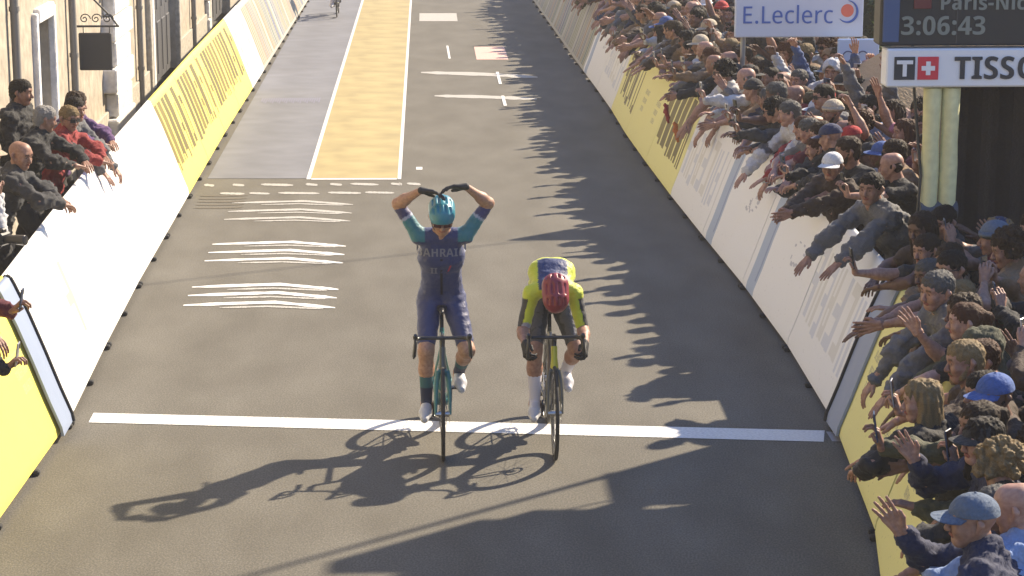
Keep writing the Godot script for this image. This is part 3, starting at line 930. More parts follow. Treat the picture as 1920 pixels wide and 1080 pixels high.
func rider_two_joints() -> Dictionary:
	var J := {"hip": Vector3(0, 1.05, -0.22), "mid": Vector3(0, 1.22, -0.08), "chest": Vector3(0, 1.265, 0.11), "neck": Vector3(0.005, 1.225, 0.295)}
	J.sh = [Vector3(-0.155, 1.155, 0.275), Vector3(0.155, 1.155, 0.275)]
	J.wr = [Vector3(-0.214, 0.845, 0.55), Vector3(0.217, 0.845, 0.55)]
	J.el = []
	for i in 2: J.el.append(ik(J.sh[i], J.wr[i], 0.285, 0.255, Vector3(-0.16 if i == 0 else 0.16, -0.5, -0.8))[0])
	J.hp = [Vector3(-0.088, 1.0, -0.19), Vector3(0.088, 1.0, -0.19)]
	J.an = [Vector3(-0.118, 0.262, 0.04), Vector3(0.128, 0.43, -0.27)]
	J.toe = [Vector3(-0.135, 0.205, 0.235), Vector3(0.14, 0.345, -0.08)]
	J.kn = [ik(J.hp[0], J.an[0], 0.41, 0.41, Vector3(-0.15, 0, 1))[0], ik(J.hp[1], J.an[1], 0.42, 0.41, Vector3(0.28, 0, 1))[0]]
	J.head = Transform3D(Basis.from_euler(Vector3(1.05, 0.03, 0.03)), Vector3(0.008, 1.165, 0.44))
	return J

func skin_mat(r: float, g: float, b: float) -> StandardMaterial3D:
	var m := mat(lin(r, g, b), 0.55)
	m.vertex_color_use_as_albedo = true
	m.albedo_texture = noise_tex(0.03, Color(0.74, 0.68, 0.66), Color.WHITE, false, 256, 61, 4)
	m.uv1_triplanar = true; m.uv1_scale = Vector3.ONE * 4.0
	m.subsurf_scatter_enabled = true; m.subsurf_scatter_strength = 0.08
	return m

# ---------------------------------------------------------------- barriers
const RIGHT_BASE := [[-5.0, 0.7], [-7.0, 1.3], [-9.0, 1.9], [-10.0, 2.18], [-11.0, 2.43], [-12.0, 2.65], [-12.9, 2.79], [-13.4, 2.84], [-14.6, 2.96], [-15.9, 3.04], [-17.1, 3.12], [-19.9, 3.08], [-21.6, 3.05], [-25.0, 2.92], [-30.5, 2.8], [-34.4, 2.8], [-40.8, 2.68], [-53.2, 2.51], [-70.0, 2.3]]
const LEFT_BASE := [[-6.0, -3.0], [-12.0, -2.9], [-14.15, -2.82], [-15.0, -2.75], [-16.5, -2.73], [-20.4, -2.82], [-26.4, -2.84], [-31.6, -2.85], [-53.4, -2.75], [-70.0, -2.7]]
func base_x(tab: Array, z: float) -> float:
	for k in tab.size() - 1:
		if z <= tab[k][0] and z >= tab[k + 1][0]:
			return lerpf(tab[k][1], tab[k + 1][1], (z - tab[k][0]) / (tab[k + 1][0] - tab[k][0]))
	return tab[0][1] if z > tab[0][0] else tab[tab.size() - 1][1]

func print_tex(kind: String, sd: int) -> ImageTexture:
	var rg := RandomNumberGenerator.new()
	rg.seed = sd * 131 + kind.hash() % 997
	var im := Image.create(512, 256, false, Image.FORMAT_RGB8)
	var yellow := kind.begins_with("yellow")
	var bg := (Color(0.92, 0.85, 0.38) if sd >= 10 else Color(0.91, 0.88, 0.56)) if yellow else (Color(0.52, 0.57, 0.66) if kind == "pad" else Color(0.9, 0.895, 0.875))
	if kind == "stripes": bg = Color(0.66, 0.65, 0.6)
	im.fill(bg)
	var ink := func(a: Color) -> Color: return a
	if kind == "yellow_bars" or kind == "white_bars" or kind == "white_soft" or kind == "stripes":
		var cols := [Color(0.38, 0.33, 0.08), Color(0.45, 0.39, 0.1)] if yellow else [Color(0.72, 0.67, 0.6), Color(0.7, 0.71, 0.73)]
		if kind == "white_soft": cols = [Color(0.83, 0.82, 0.79), Color(0.79, 0.8, 0.82)]
		if kind == "stripes": cols = [Color(0.2, 0.25, 0.42), Color(0.4, 0.4, 0.4), Color(0.46, 0.46, 0.3), Color(0.55, 0.42, 0.28), Color(0.28, 0.36, 0.32)]
		var x := 40.0
		while x < 470:
			var w := rg.randf_range(34, 70) if kind != "stripes" else rg.randf_range(12, 34)
			var col: Color = cols[rg.randi() % cols.size()]
			var y0 := int(rg.randf_range(52, 66))
			var h := 130
			if kind == "stripes" or kind == "yellow_bars" and w > 48.0:
				im.fill_rect(Rect2i(int(x), 20, int(w), 215 if kind == "stripes" else 150), col)
			im.fill_rect(Rect2i(int(x), y0, int(w * 0.42), h), col)
			for q in 3:
				if rg.randf() < 0.6: im.fill_rect(Rect2i(int(x), y0 + q * 53, int(w), 22), col)
			if rg.randf() < 0.4: im.fill_rect(Rect2i(int(x + w * 0.7), y0, int(w * 0.3), h), col)
			x += w + rg.randf_range(10, 22)
	elif kind == "white_marks" or kind == "yellow_marks":
		for q in 2:
			var cx := 130.0 + 250.0 * q
			var col := Color(0.35, 0.4, 0.6) if not yellow else Color(0.6, 0.58, 0.45)
			for ln in 3:
				var lx := cx - 40.0 + 8.0 * ln
				while lx < cx + 40.0 - 6.0 * ln:
					var lw := rg.randf_range(4.0, 7.0)
					im.fill_rect(Rect2i(int(lx), 96 + ln * 24, 2, 14), col)
					for q2 in 3:
						if rg.randf() < 0.6: im.fill_rect(Rect2i(int(lx), 96 + ln * 24 + q2 * 6, int(lw), 2), col)
					if rg.randf() < 0.5: im.fill_rect(Rect2i(int(lx + lw) - 2, 96 + ln * 24, 2, 14), col)
					lx += lw + 3.0
	elif kind == "white_blue":
		im.fill_rect(Rect2i(392, 0, 80, 256), Color(0.62, 0.68, 0.76))
		im.fill_rect(Rect2i(404, 40, 12, 180), Color(0.5, 0.56, 0.68))
		for e in 16:
			im.fill_rect(Rect2i(int(150 + rg.randf_range(-50, 60)), int(110 + rg.randf_range(-30, 30)), int(rg.randf_range(6, 20)), int(rg.randf_range(3, 9))), Color(0.7, 0.7, 0.72))
	# scuffs and dirt specks along the board
	for e in 240:
		var p := Vector2i(rg.randi() % 510, rg.randi() % 254)
		if rg.randf() < pow(p.y / 256.0, 2.0):
			var a := im.get_pixelv(p)
			im.fill_rect(Rect2i(p, Vector2i(1 + rg.randi() % 2, 1 + rg.randi() % 3)), a * 0.82)
	im.generate_mipmaps()
	return ImageTexture.create_from_image(im)

var panel_mats := {}
func panel_mat(kind: String, sd: int) -> StandardMaterial3D:
	var key := "%s%d" % [kind, sd]
	if not panel_mats.has(key):
		var m := mat(Color.WHITE, 0.55)
		m.albedo_texture = print_tex(kind, sd)
		panel_mats[key] = m
	return panel_mats[key]

const PROFILE := [[0.0, 0.035], [0.012, 0.1], [0.09, 0.3], [0.19, 0.58], [0.3, 0.87], [0.4, 1.1], [0.425, 1.15], [0.455, 1.165], [0.475, 1.14]]
func panel_geo(length: float, sd: int) -> Geo:
	# along +x from 0 to length; the printed face looks to -z... profile runs back to +z
	var g := Geo.new()
	var fn := FastNoiseLite.new()
	fn.seed = sd; fn.frequency = 1.6
	var nseg := 14
	var pts := []
	for i in nseg + 1:
		var row := []
		var t := float(i) / nseg
		for j in PROFILE.size():
			var w: float = fn.get_noise_2d(t * length * 1.0, PROFILE[j][1] * 0.6) * 0.014 * sin(PI * clampf(PROFILE[j][1] / 1.16, 0, 1)) * sin(PI * t)
			row.append(Vector3(t * (length - 0.016) + 0.008, PROFILE[j][1], PROFILE[j][0] + w))
		pts.append(row)
	var s := 0
	for side in 2:
		s = g.v.size()
		for i in nseg + 1:
			for j in PROFILE.size():
				var a: Vector3 = pts[mini(i + 1, nseg)][j] - pts[maxi(i - 1, 0)][j]
				var b: Vector3 = pts[i][mini(j + 1, PROFILE.size() - 1)] - pts[i][maxi(j - 1, 0)]
				var nn := b.cross(a).normalized()
				if nn.z > 0.0 and j < 6: nn = -nn
				if side == 1: nn = -nn
				g.v.append(pts[i][j] - (nn * 0.02 if side == 1 else Vector3.ZERO) * -1.0)
				g.n.append(nn); g.c.append(Color.WHITE)
				g.uv.append(Vector2(float(i) / nseg, 1.0 - PROFILE[j][1] / 1.17))
		for i in nseg:
			for j in PROFILE.size() - 1:
				var a := s + i * PROFILE.size() + j
				g._q(a, a + PROFILE.size(), a + PROFILE.size() + 1, a + 1)
	for i in [0, nseg]:
		for j in PROFILE.size() - 1:
			var o: int = i * PROFILE.size() + j
			var half := (nseg + 1) * PROFILE.size()
			g.quad(g.v[o], g.v[o + 1], g.v[o + 1 + half], g.v[o + half], Vector3(-1 if i == 0 else 1, 0, 0))
	return g

func build_barriers() -> void:
	var variants := [panel_geo(2.5, 1).mesh(), panel_geo(2.5, 2).mesh(), panel_geo(2.5, 3).mesh()]
	var frame := Geo.new()
	for x in [0.2, 1.25, 2.3]:
		frame.tube([Vector3(x, 1.1, 0.44), Vector3(x, 0.6, 0.5), Vector3(x, 0.05, 0.85)], [0.018, 0.018, 0.018], 6)
		frame.tube([Vector3(x, 0.04, 0.06), Vector3(x, 0.04, 0.9)], [0.02, 0.02], 6)
	frame.tube([Vector3(0.01, 1.11, 0.45), Vector3(2.49, 1.11, 0.45)], [0.02, 0.02], 8)
	frame.tube([Vector3(0.01, 0.3, 0.2), Vector3(2.49, 0.3, 0.2)], [0.015, 0.015], 6)
	var fm := frame.mesh()
	var foot := Geo.new()
	foot.box(Vector3(0, 0.02, 0.03), Vector3(0.06, 0.04, 0.13), 0.01)
	var ftm := foot.mesh()
	var steel := mat(lin(0.35, 0.36, 0.37), 0.45, 0.8)
	var rubber := mat(lin(0.02, 0.02, 0.02), 0.85)
	var ords := ["first", "second", "third", "fourth", "fifth", "sixth", "seventh", "eighth", "ninth", "tenth", "eleventh", "twelfth", "thirteenth", "fourteenth", "fifteenth", "sixteenth"]
	for side in 2:
		var tab: Array = LEFT_BASE if side == 0 else RIGHT_BASE
		for k in range(-3, 15):
			var za := (-16.5 if side == 0 else -16.2) - 2.5 * k
			var zb := za - 2.5
			var kind := "white_marks"
			if k < 0: kind = "yellow_marks" if k == -1 or side == 1 else "yellow_bars"
			elif side == 0:
				kind = ["white_bars", "white_marks", "white_marks", "white_marks", "yellow_bars", "yellow_bars", "yellow_bars", "yellow_bars", "white_bars", "stripes", "stripes", "stripes", "stripes", "stripes", "stripes"][k]
			else:
				kind = ["white_soft", "white_blue", "white_blue", "white_soft", "yellow_bars", "yellow_marks", "yellow_bars", "white_soft", "white_blue", "stripes", "stripes", "stripes", "stripes", "stripes", "stripes"][k]
			var a := Vector3(base_x(tab, za), 0.012, za)
			var b := Vector3(base_x(tab, zb), 0.012, zb)
			# local +x along the barrier, local +z away from the road
			var o: Vector3 = a if side == 1 else b
			var d: Vector3 = (b - a).normalized() if side == 1 else (a - b).normalized()
			var colour := "yellow" if kind.begins_with("yellow") else ("striped" if kind == "stripes" else "white")
			var wherever := "before the crowd" if side == 1 else "by the building"
			var place: String = ("%s before the finish line" % ords[k]) if k >= 0 else ("%s past the finish line" % ords[-k - 1])
			var t := thing("crowd_barrier", "%s slanted barrier %s, %s" % [colour, wherever, place], "barrier", o, 0.0, "slanted barriers in front of the crowd" if side == 1 else "slanted barriers on the building side")
			t.basis = Basis(d, Vector3.UP, d.cross(Vector3.UP))
			part("panel", variants[(k + 3 + side) % 3], panel_mat(kind, absi(k) % 3 + (10 if side == 0 else 0)), t)
			part("frame", fm, steel, t)
			for x in [0.05, 1.25, 2.45]:
				part("foot", ftm, rubber, t, Transform3D(Basis.IDENTITY, Vector3(x, -0.012, 0)))
		# grey padded end cover at the finish line
		var zc := -16.5 if side == 0 else -15.86
		var bx := base_x(tab, zc)
		var t2 := thing("barrier_pad", ("grey-blue padded barrier end by the finish line, %s side" % ["building", "crowd"][side]), "pad", Vector3(bx + (0.03 if side == 0 else -0.03), 0.012, zc), 0.0, "padded barrier ends at the finish line")
		var dd := Vector3(0, 0, 1) if side == 0 else Vector3(0, 0, -1)
		t2.basis = Basis(dd, Vector3.UP, dd.cross(Vector3.UP))
		var pg := panel_geo(0.42, 9)
		part("cover", pg.mesh(), panel_mat("pad", 0), t2)
		var eg := Geo.new()
		for j in PROFILE.size() - 1:
			eg.tube([Vector3(0.0 if side == 0 else 0.42, PROFILE[j][1], PROFILE[j][0] - 0.006), Vector3(0.0 if side == 0 else 0.42, PROFILE[j + 1][1], PROFILE[j + 1][0] - 0.006)], [0.016, 0.016], 6)
		part("edge_strip", eg.mesh(), rubber, t2)

# ---------------------------------------------------------------- lettering
func text_geo(txt: String, height: float, weight := 700, depth := 0.01, fam := "Droid Sans") -> Geo:
	var tm := TextMesh.new()
	var f := SystemFont.new()
	f.font_names = PackedStringArray([fam]); f.font_weight = weight
	tm.font = f; tm.text = txt; tm.font_size = 96; tm.pixel_size = height / 70.0; tm.depth = depth; tm.curve_step = 2.0
	var g := Geo.new()
	for s in tm.get_surface_count():
		var arr := tm.surface_get_arrays(s)
		var vs: PackedVector3Array = arr[Mesh.ARRAY_VERTEX]
		var o := Geo.new()
		o.v = vs; o.n = arr[Mesh.ARRAY_NORMAL]
		o.c.resize(vs.size()); o.c.fill(Color.WHITE); o.uv.resize(vs.size())
		o.ix = arr[Mesh.ARRAY_INDEX] if arr[Mesh.ARRAY_INDEX] != null else PackedInt32Array(range(vs.size()))
		g.add(o)
	return g

func sheet(g: Geo, pts: Array, y: float) -> void:
	g.quad(Vector3(pts[0][0], y, pts[0][1]), Vector3(pts[1][0], y, pts[1][1]), Vector3(pts[2][0], y, pts[2][1]), Vector3(pts[3][0], y, pts[3][1]), Vector3.UP)

# painted stroke along a polyline of [x, z], with its own width profile and rough edge
func stroke(g: Geo, pts: Array, w: float, y: float, sd := 1) -> void:
	var rg := RandomNumberGenerator.new()
	rg.seed = sd
	var n := 24
	var prev := []
	for k in n + 1:
		var t := float(k) / n * (pts.size() - 1)
		var i := mini(int(t), pts.size() - 2)
		var p := Vector2(pts[i][0], pts[i][1]).lerp(Vector2(pts[i + 1][0], pts[i + 1][1]), t - i)
		var ww := w * rg.randf_range(0.75, 1.1) * minf(1.0, 0.35 + 5.0 * minf(float(k) / n, 1.0 - float(k) / n))
		var cur := [Vector3(p.x, y, p.y - ww * 0.5), Vector3(p.x, y, p.y + ww * 0.5)]
		if k > 0: g.quad(prev[0], cur[0], cur[1], prev[1], Vector3.UP)
		prev = cur

# ---------------------------------------------------------------- building on the far kerb
func build_building() -> void:
	var X := -4.3
	var b := thing("town_building", "cream rendered building with dark doors behind the white barriers", "building", Vector3(X, 0.12, -16.0), 0.0)
	var plaster := grained(lin(0.52, 0.45, 0.345), 0.9, 0.02, 0.6, 0.78, 0.3)
	var white := grained(lin(0.78, 0.76, 0.72), 0.85, 0.03, 1.2, 0.86, 0.35)
	var stone := grained(lin(0.5, 0.46, 0.38), 0.9, 0.03, 1.0, 0.8, 0.4)
	var dark := mat(lin(0.035, 0.035, 0.038), 0.55)
	var grey := mat(lin(0.09, 0.09, 0.095), 0.5)
	# openings in distance along the wall (from z = -16 going up the road) and height
	var op := [[8.8, 9.85, 0.85, 2.12], [18.9, 22.75, 0.0, 2.6], [28.5, 32.8, 0.0, 2.5], [3.2, 4.4, 0.9, 2.5]]
	var cuts := [-9.0, 46.0]
	for o in op: cuts.append(o[0]); cuts.append(o[1])
	cuts.sort()
	var g := Geo.new()
	for k in cuts.size() - 1:
		var m: float = (cuts[k] + cuts[k + 1]) * 0.5
		var lo := 0.0
		var hit := []
		for o in op:
			if m > o[0] and m < o[1]: hit = o
		var spans := [[0.0, 8.0]]
		if hit.size(): spans = [[0.0, hit[2]], [hit[3], 8.0]]
		for s in spans:
			if s[1] - s[0] > 0.01:
				g.box(Vector3(-0.2, (s[0] + s[1]) * 0.5, -m), Vector3(0.4, s[1] - s[0], cuts[k + 1] - cuts[k]))
	part("wall", g.mesh(), plaster, b)
	g = Geo.new()
	g.box(Vector3(-3.0, 4.0, -18.5), Vector3(5.2, 7.98, 54.9))
	part("rear_volume", g.mesh(), plaster, b)
	g = Geo.new()
	g.box(Vector3(-2.6, 8.15, -18.5), Vector3(6.4, 0.3, 55.6), 0.05)
	part("roof", g.mesh(), mat(lin(0.35, 0.2, 0.14), 0.9), b)
	# plinth
	g = Geo.new()
	for q in [[-9.0, 18.7], [22.95, 28.3], [33.0, 46.0]]:
		g.box(Vector3(0.02, 0.22, -(q[0] + q[1]) * 0.5), Vector3(0.05, 0.44, q[1] - q[0]), 0.01)
	part("plinth", g.mesh(), stone, b)
	# windows
	for o in [op[0], op[3]]:
		var zc: float = -(o[0] + o[1]) * 0.5
		var w: float = o[1] - o[0]
		var h: float = o[3] - o[2]
		var f := Geo.new()
		for s in [-1.0, 1.0]:
			f.box(Vector3(0.02, o[2] + h * 0.5, zc + s * (w * 0.5 + 0.06)), Vector3(0.08, h + 0.24, 0.14), 0.012)
		f.box(Vector3(0.025, o[3] + 0.08, zc), Vector3(0.09, 0.16, w - 0.03), 0.012)
		var wn := part("window", f.mesh(), white, b)
		f = Geo.new()
		f.box(Vector3(0.06, o[2] - 0.05, zc), Vector3(0.18, 0.09, w + 0.4), 0.015)
		part("sill", f.mesh(), white, wn)
		f = Geo.new()
		for s in [-1.0, 0.0, 1.0]: f.box(Vector3(-0.14, o[2] + h * 0.5, zc + s * (w * 0.5 - 0.035)), Vector3(0.06, h - 0.01, 0.06), 0.008)
		f.box(Vector3(-0.141, o[3] - 0.04, zc), Vector3(0.055, 0.06, w - 0.14), 0.008)
		f.box(Vector3(-0.141, o[2] + 0.04, zc), Vector3(0.055, 0.06, w - 0.14), 0.008)
		part("sash", f.mesh(), mat(lin(0.3, 0.31, 0.33), 0.6), wn)
		f = Geo.new()
		f.box(Vector3(-0.16, o[2] + h * 0.5, zc), Vector3(0.012, h - 0.02, w - 0.1))
		part("pane", f.mesh(), mat(lin(0.06, 0.07, 0.085), 0.12), wn)
	# doors: a wide opening with two dark leaves, a pale mullion and stone jambs; and a farther one
	for o in [op[1], op[2]]:
		var f := Geo.new()
		for z in [o[0] - 0.12, o[1] + 0.12]:
			f.box(Vector3(0.03, o[3] * 0.5 + 0.06, -z), Vector3(0.1, o[3] + 0.12, 0.24), 0.015)
		f.box(Vector3(0.035, o[3] + 0.12, -(o[0] + o[1]) * 0.5), Vector3(0.11, 0.22, o[1] - o[0] + 0.02), 0.015)
		var dr := part("doorway", f.mesh(), stone, b)
		var ml: float = o[0] + 1.0
		f = Geo.new()
		f.box(Vector3(-0.08, o[3] * 0.5, -ml), Vector3(0.12, o[3] - 0.01, 0.28), 0.02)
		part("mullion", f.mesh(), white, dr)
		f = Geo.new()
		f.box(Vector3(-0.2, o[3] * 0.5, -(o[0] + ml - 0.14) * 0.5), Vector3(0.06, o[3] - 0.02, ml - 0.14 - o[0] - 0.01), 0.01)
		part("door_leaf", f.mesh(), dark, dr)
		var lw: float = (o[1] - ml - 0.14) / 4.0
		for q in 4:
			f = Geo.new()
			var zz: float = ml + 0.14 + lw * (q + 0.5)
			f.box(Vector3(-0.12, o[3] * 0.5, -zz), Vector3(0.05, o[3] - 0.02, lw - 0.012), 0.012)
			for yy in [0.55, 1.6]: f.box(Vector3(-0.09, yy, -zz), Vector3(0.02, 0.85, lw - 0.25), 0.01)
			part("door_leaf", f.mesh(), grey, dr)
	# white quoined pier: stones alternate long and short
	for k in 9:
		var long := k % 2 == 0
		var f := Geo.new()
		var w := 1.85 if long else 1.5
		f.box(Vector3(0.08, 0.17 + 0.34 * k, -14.85), Vector3(0.2 if long else 0.17, 0.325, w), 0.02)
		part("quoin", f.mesh(), white, b)
	for k in 9:
		var long := k % 2 == 0
		var f := Geo.new()
		f.box(Vector3(0.04, 0.17 + 0.34 * k, -28.1), Vector3(0.12 if long else 0.09, 0.325, 0.34 if long else 0.24), 0.02)
		part("quoin", f.mesh(), white, b)
	for zz in [-7.3, -11.1, -17.4, -25.2]:
		g = Geo.new()
		g.tube([Vector3(0.07, 0.05, zz), Vector3(0.07, 3.0, zz), Vector3(0.07, 7.8, zz)], [0.045, 0.045, 0.045], 10)
		for yy in [0.6, 1.5, 2.4]: g.tube([Vector3(0.07, yy, zz), Vector3(0.07, yy + 0.05, zz)], [0.056, 0.056], 10)
		part("drainpipe", g.mesh(), mat(lin(0.2, 0.19, 0.17), 0.6), b)
	# wrought-iron hanging sign
	var s := thing("hanging_sign", "black board under a scrolled iron bracket on the cream wall", "sign", Vector3(-4.28, 0, -27.7))
	g = Geo.new()
	g.box(Vector3(0.22, 1.62, 0), Vector3(0.4, 0.46, 0.05), 0.012)
	part("board", g.mesh(), dark, s)
	g = Geo.new()
	g.tube([Vector3(0, 1.93, 0), Vector3(0.52, 1.93, 0)], [0.014, 0.012], 8)
	g.tube([Vector3(0.0, 2.35, 0), Vector3(0.2, 2.28, 0), Vector3(0.42, 2.05, 0), Vector3(0.5, 1.94, 0)], [0.012, 0.012, 0.012, 0.012], 8)
	for q in 3:
		var pts := []
		var rr := []
		for e in 22:
			var a := e * 0.45
			var r := 0.075 * exp(-e * 0.075)
			pts.append(Vector3(0.1 + 0.14 * q + cos(a) * r, 2.02 - 0.0 * q + sin(a) * r, 0.0))
			rr.append(0.008)
		g.tube(pts, rr, 6)
	for x in [0.08, 0.4]: g.tube([Vector3(x, 1.93, 0), Vector3(x, 1.82, 0)], [0.006, 0.006], 6)
	part("bracket", g.mesh(), mat(lin(0.06, 0.06, 0.06), 0.6, 0.3), s)

# ---------------------------------------------------------------- timing gantry, boards, hedges
func build_gantry() -> void:
	var Z := -16.45
	var t := thing("timing_gantry", "roadside timing display with white lettered band on pale yellow padded posts", "timing board", Vector3(3.3, 0, Z))
	var blackm := mat(lin(0.018, 0.018, 0.018), 0.5)
	var g := Geo.new()
	g.box(Vector3(1.72, 3.34, -0.12), Vector3(3.34, 0.94, 0.24), 0.015)
	var dsp := part("display", g.mesh(), blackm, t)
	for k in 5:
		g = Geo.new()
		g.box(Vector3(0.62 + 0.55 * k, 3.34, 0.003), Vector3(0.008, 0.9, 0.008), 0.001)
		part("module_seam", g.mesh(), mat(lin(0.05, 0.05, 0.05), 0.4), dsp)
	g = Geo.new()
	g.tube([Vector3(0.34, 2.86, -0.2), Vector3(0.36, 2.5, -0.16), Vector3(0.4, 1.9, -0.02), Vector3(0.38, 1.2, -0.05), Vector3(0.4, 0.1, -0.1)], [0.012, 0.012, 0.012, 0.012, 0.012], 6)
	part("cable", g.mesh(), blackm, t)
	g = Geo.new()
	g.box(Vector3(0.13, 3.3, 0.006), Vector3(0.12, 0.8, 0.02), 0.004)
	part("side_strip", g.mesh(), mat(lin(0.05, 0.09, 0.2), 0.5), dsp)
	var digits := mat(lin(0.2, 0.22, 0.19), 0.7)
	g = Geo.new()
	g.add(text_geo("3:06:43", 0.14), Transform3D(Basis.IDENTITY, Vector3(0.52, 3.02, 0.006)))
	part("digits", g.mesh(), digits, dsp)
	g = Geo.new()
	g.add(text_geo("Paris-Nice", 0.11), Transform3D(Basis.IDENTITY, Vector3(0.85, 3.19, 0.006)))
	part("digits", g.mesh(), digits, dsp)
	g = Geo.new()
	g.box(Vector3(0.36, 3.195, 0.006), Vector3(0.13, 0.1, 0.012), 0.003)
	part("indicator", g.mesh(), mat(lin(0.12, 0.02, 0.02), 0.5), dsp)
	g = Geo.new()
	g.box(Vector3(2.1, 4.3, -0.12), Vector3(2.7, 0.7, 0.2), 0.015)
	part("top_panel", g.mesh(), mat(lin(0.72, 0.73, 0.74), 0.5), t)
	for x in [1.0, 3.2]:
		g = Geo.new()
		g.tube([Vector3(x, 3.8, -0.12), Vector3(x, 3.97, -0.12)], [0.04, 0.04], 8)
		part("strut", g.mesh(), blackm, t)
	# white band with the maker's name
	g = Geo.new()
	g.box(Vector3(1.75, 2.71, -0.06), Vector3(3.3, 0.285, 0.2), 0.012)
	var band := part("band", g.mesh(), mat(lin(0.72, 0.73, 0.74), 0.5), t)
	var ink := mat(lin(0.025, 0.028, 0.035), 0.5)
	var red := mat(lin(0.6, 0.03, 0.05), 0.5)
	var wh := mat(lin(0.75, 0.75, 0.75), 0.5)
	g = Geo.new()
	g.box(Vector3(0.235, 2.71, 0.044), Vector3(0.155, 0.17, 0.008), 0.002)
	part("emblem", g.mesh(), ink, band)
	g = Geo.new()
	g.box(Vector3(0.235, 2.755, 0.051), Vector3(0.12, 0.028, 0.006), 0.001)
	g.box(Vector3(0.235, 2.695, 0.051), Vector3(0.03, 0.09, 0.0061), 0.001)
	part("emblem", g.mesh(), wh, band)
	g = Geo.new()
	g.box(Vector3(0.41, 2.71, 0.044), Vector3(0.155, 0.17, 0.008), 0.002)
	part("emblem", g.mesh(), red, band)
	g = Geo.new()
	g.box(Vector3(0.41, 2.71, 0.051), Vector3(0.1, 0.034, 0.006), 0.001)
	g.box(Vector3(0.41, 2.744, 0.0512), Vector3(0.034, 0.033, 0.0061), 0.001)
	g.box(Vector3(0.41, 2.676, 0.0512), Vector3(0.034, 0.033, 0.0061), 0.001)
	part("emblem", g.mesh(), wh, band)
	g = text_geo("TISSOT", 0.17, 800)
	part("lettering", g.mesh(), ink, band, Transform3D(Basis.IDENTITY, Vector3(0.985, 2.71, 0.046)))
	# padded posts
	var pad := grained(lin(0.72, 0.68, 0.36), 0.7, 0.02, 2.0, 0.88, 0.3)
	for x in [0.475, 0.615]:
		g = Geo.new()
		var prof := []
		for k in 14: prof.append([0.066 + 0.004 * sin(k * 2.1), 2.55 * k / 13.0])
		g.lathe([[0.0, 0.0]] + prof + [[0.0, 2.55]], Transform3D(Basis.IDENTITY, Vector3(x, 0.0, -0.06)), 20)
		part("post", g.mesh(), pad, t)
	for y in [0.75, 1.62]:
		g = Geo.new()
		g.tube([Vector3(0.41, y, -0.06), Vector3(0.69, y, -0.06)], [0.074, 0.074], 12)
		part("strap", g.mesh(), mat(lin(0.06, 0.07, 0.09), 0.6), t)
	for x in [2.0, 3.34]:
		g = Geo.new()
		g.tube([Vector3(x, 0, -0.14), Vector3(x, 2.57, -0.14)], [0.05, 0.05], 12)
		part("post", g.mesh(), blackm, t)
	# dark curtained cabin behind the posts
	var cur := cloth(lin(0.02, 0.014, 0.012), 0.0)
	var c := Geo.new()
	var n := 60
	for k in n:
		var x0 := 0.72 + 3.0 * k / n
		var x1 := 0.72 + 3.0 * (k + 1) / n
		var d0 := 0.03 * sin(k * 1.3) + 0.015 * sin(k * 0.47)
		var d1 := 0.03 * sin((k + 1) * 1.3) + 0.015 * sin((k + 1) * 0.47)
		c.quad(Vector3(x0, 0.02, -0.75 + d0), Vector3(x1, 0.02, -0.75 + d1), Vector3(x1, 2.55, -0.75 + d1), Vector3(x0, 2.55, -0.75 + d0), Vector3(d0 - d1, 0, 0.05).normalized())
	part("curtain", c.mesh(), cur, t)
	c = Geo.new()
	c.box(Vector3(0.7, 1.28, -0.6), Vector3(0.04, 2.56, 0.62), 0.01)
	c.box(Vector3(3.74, 1.28, -0.5), Vector3(0.04, 2.56, 0.85), 0.01)
	c.box(Vector3(2.22, 2.6, -0.62), Vector3(3.1, 0.05, 0.74), 0.01)
	part("cabin_shell", c.mesh(), blackm, t)
	# mast
	var mast := thing("antenna_mast", "slim grey mast standing behind the timing display", "mast", Vector3(4.08, 0, -17.45))
	c = Geo.new()
	c.tube([Vector3(0, 0, 0), Vector3(0, 3.4, 0), Vector3(0, 6.2, 0)], [0.035, 0.03, 0.022], 10)
	part("pole", c.mesh(), mat(lin(0.3, 0.3, 0.3), 0.4, 0.6), mast)
	c = Geo.new()
	c.box(Vector3(0, 0.03, 0), Vector3(0.3, 0.06, 0.3), 0.01)
	part("base", c.mesh(), blackm, mast)

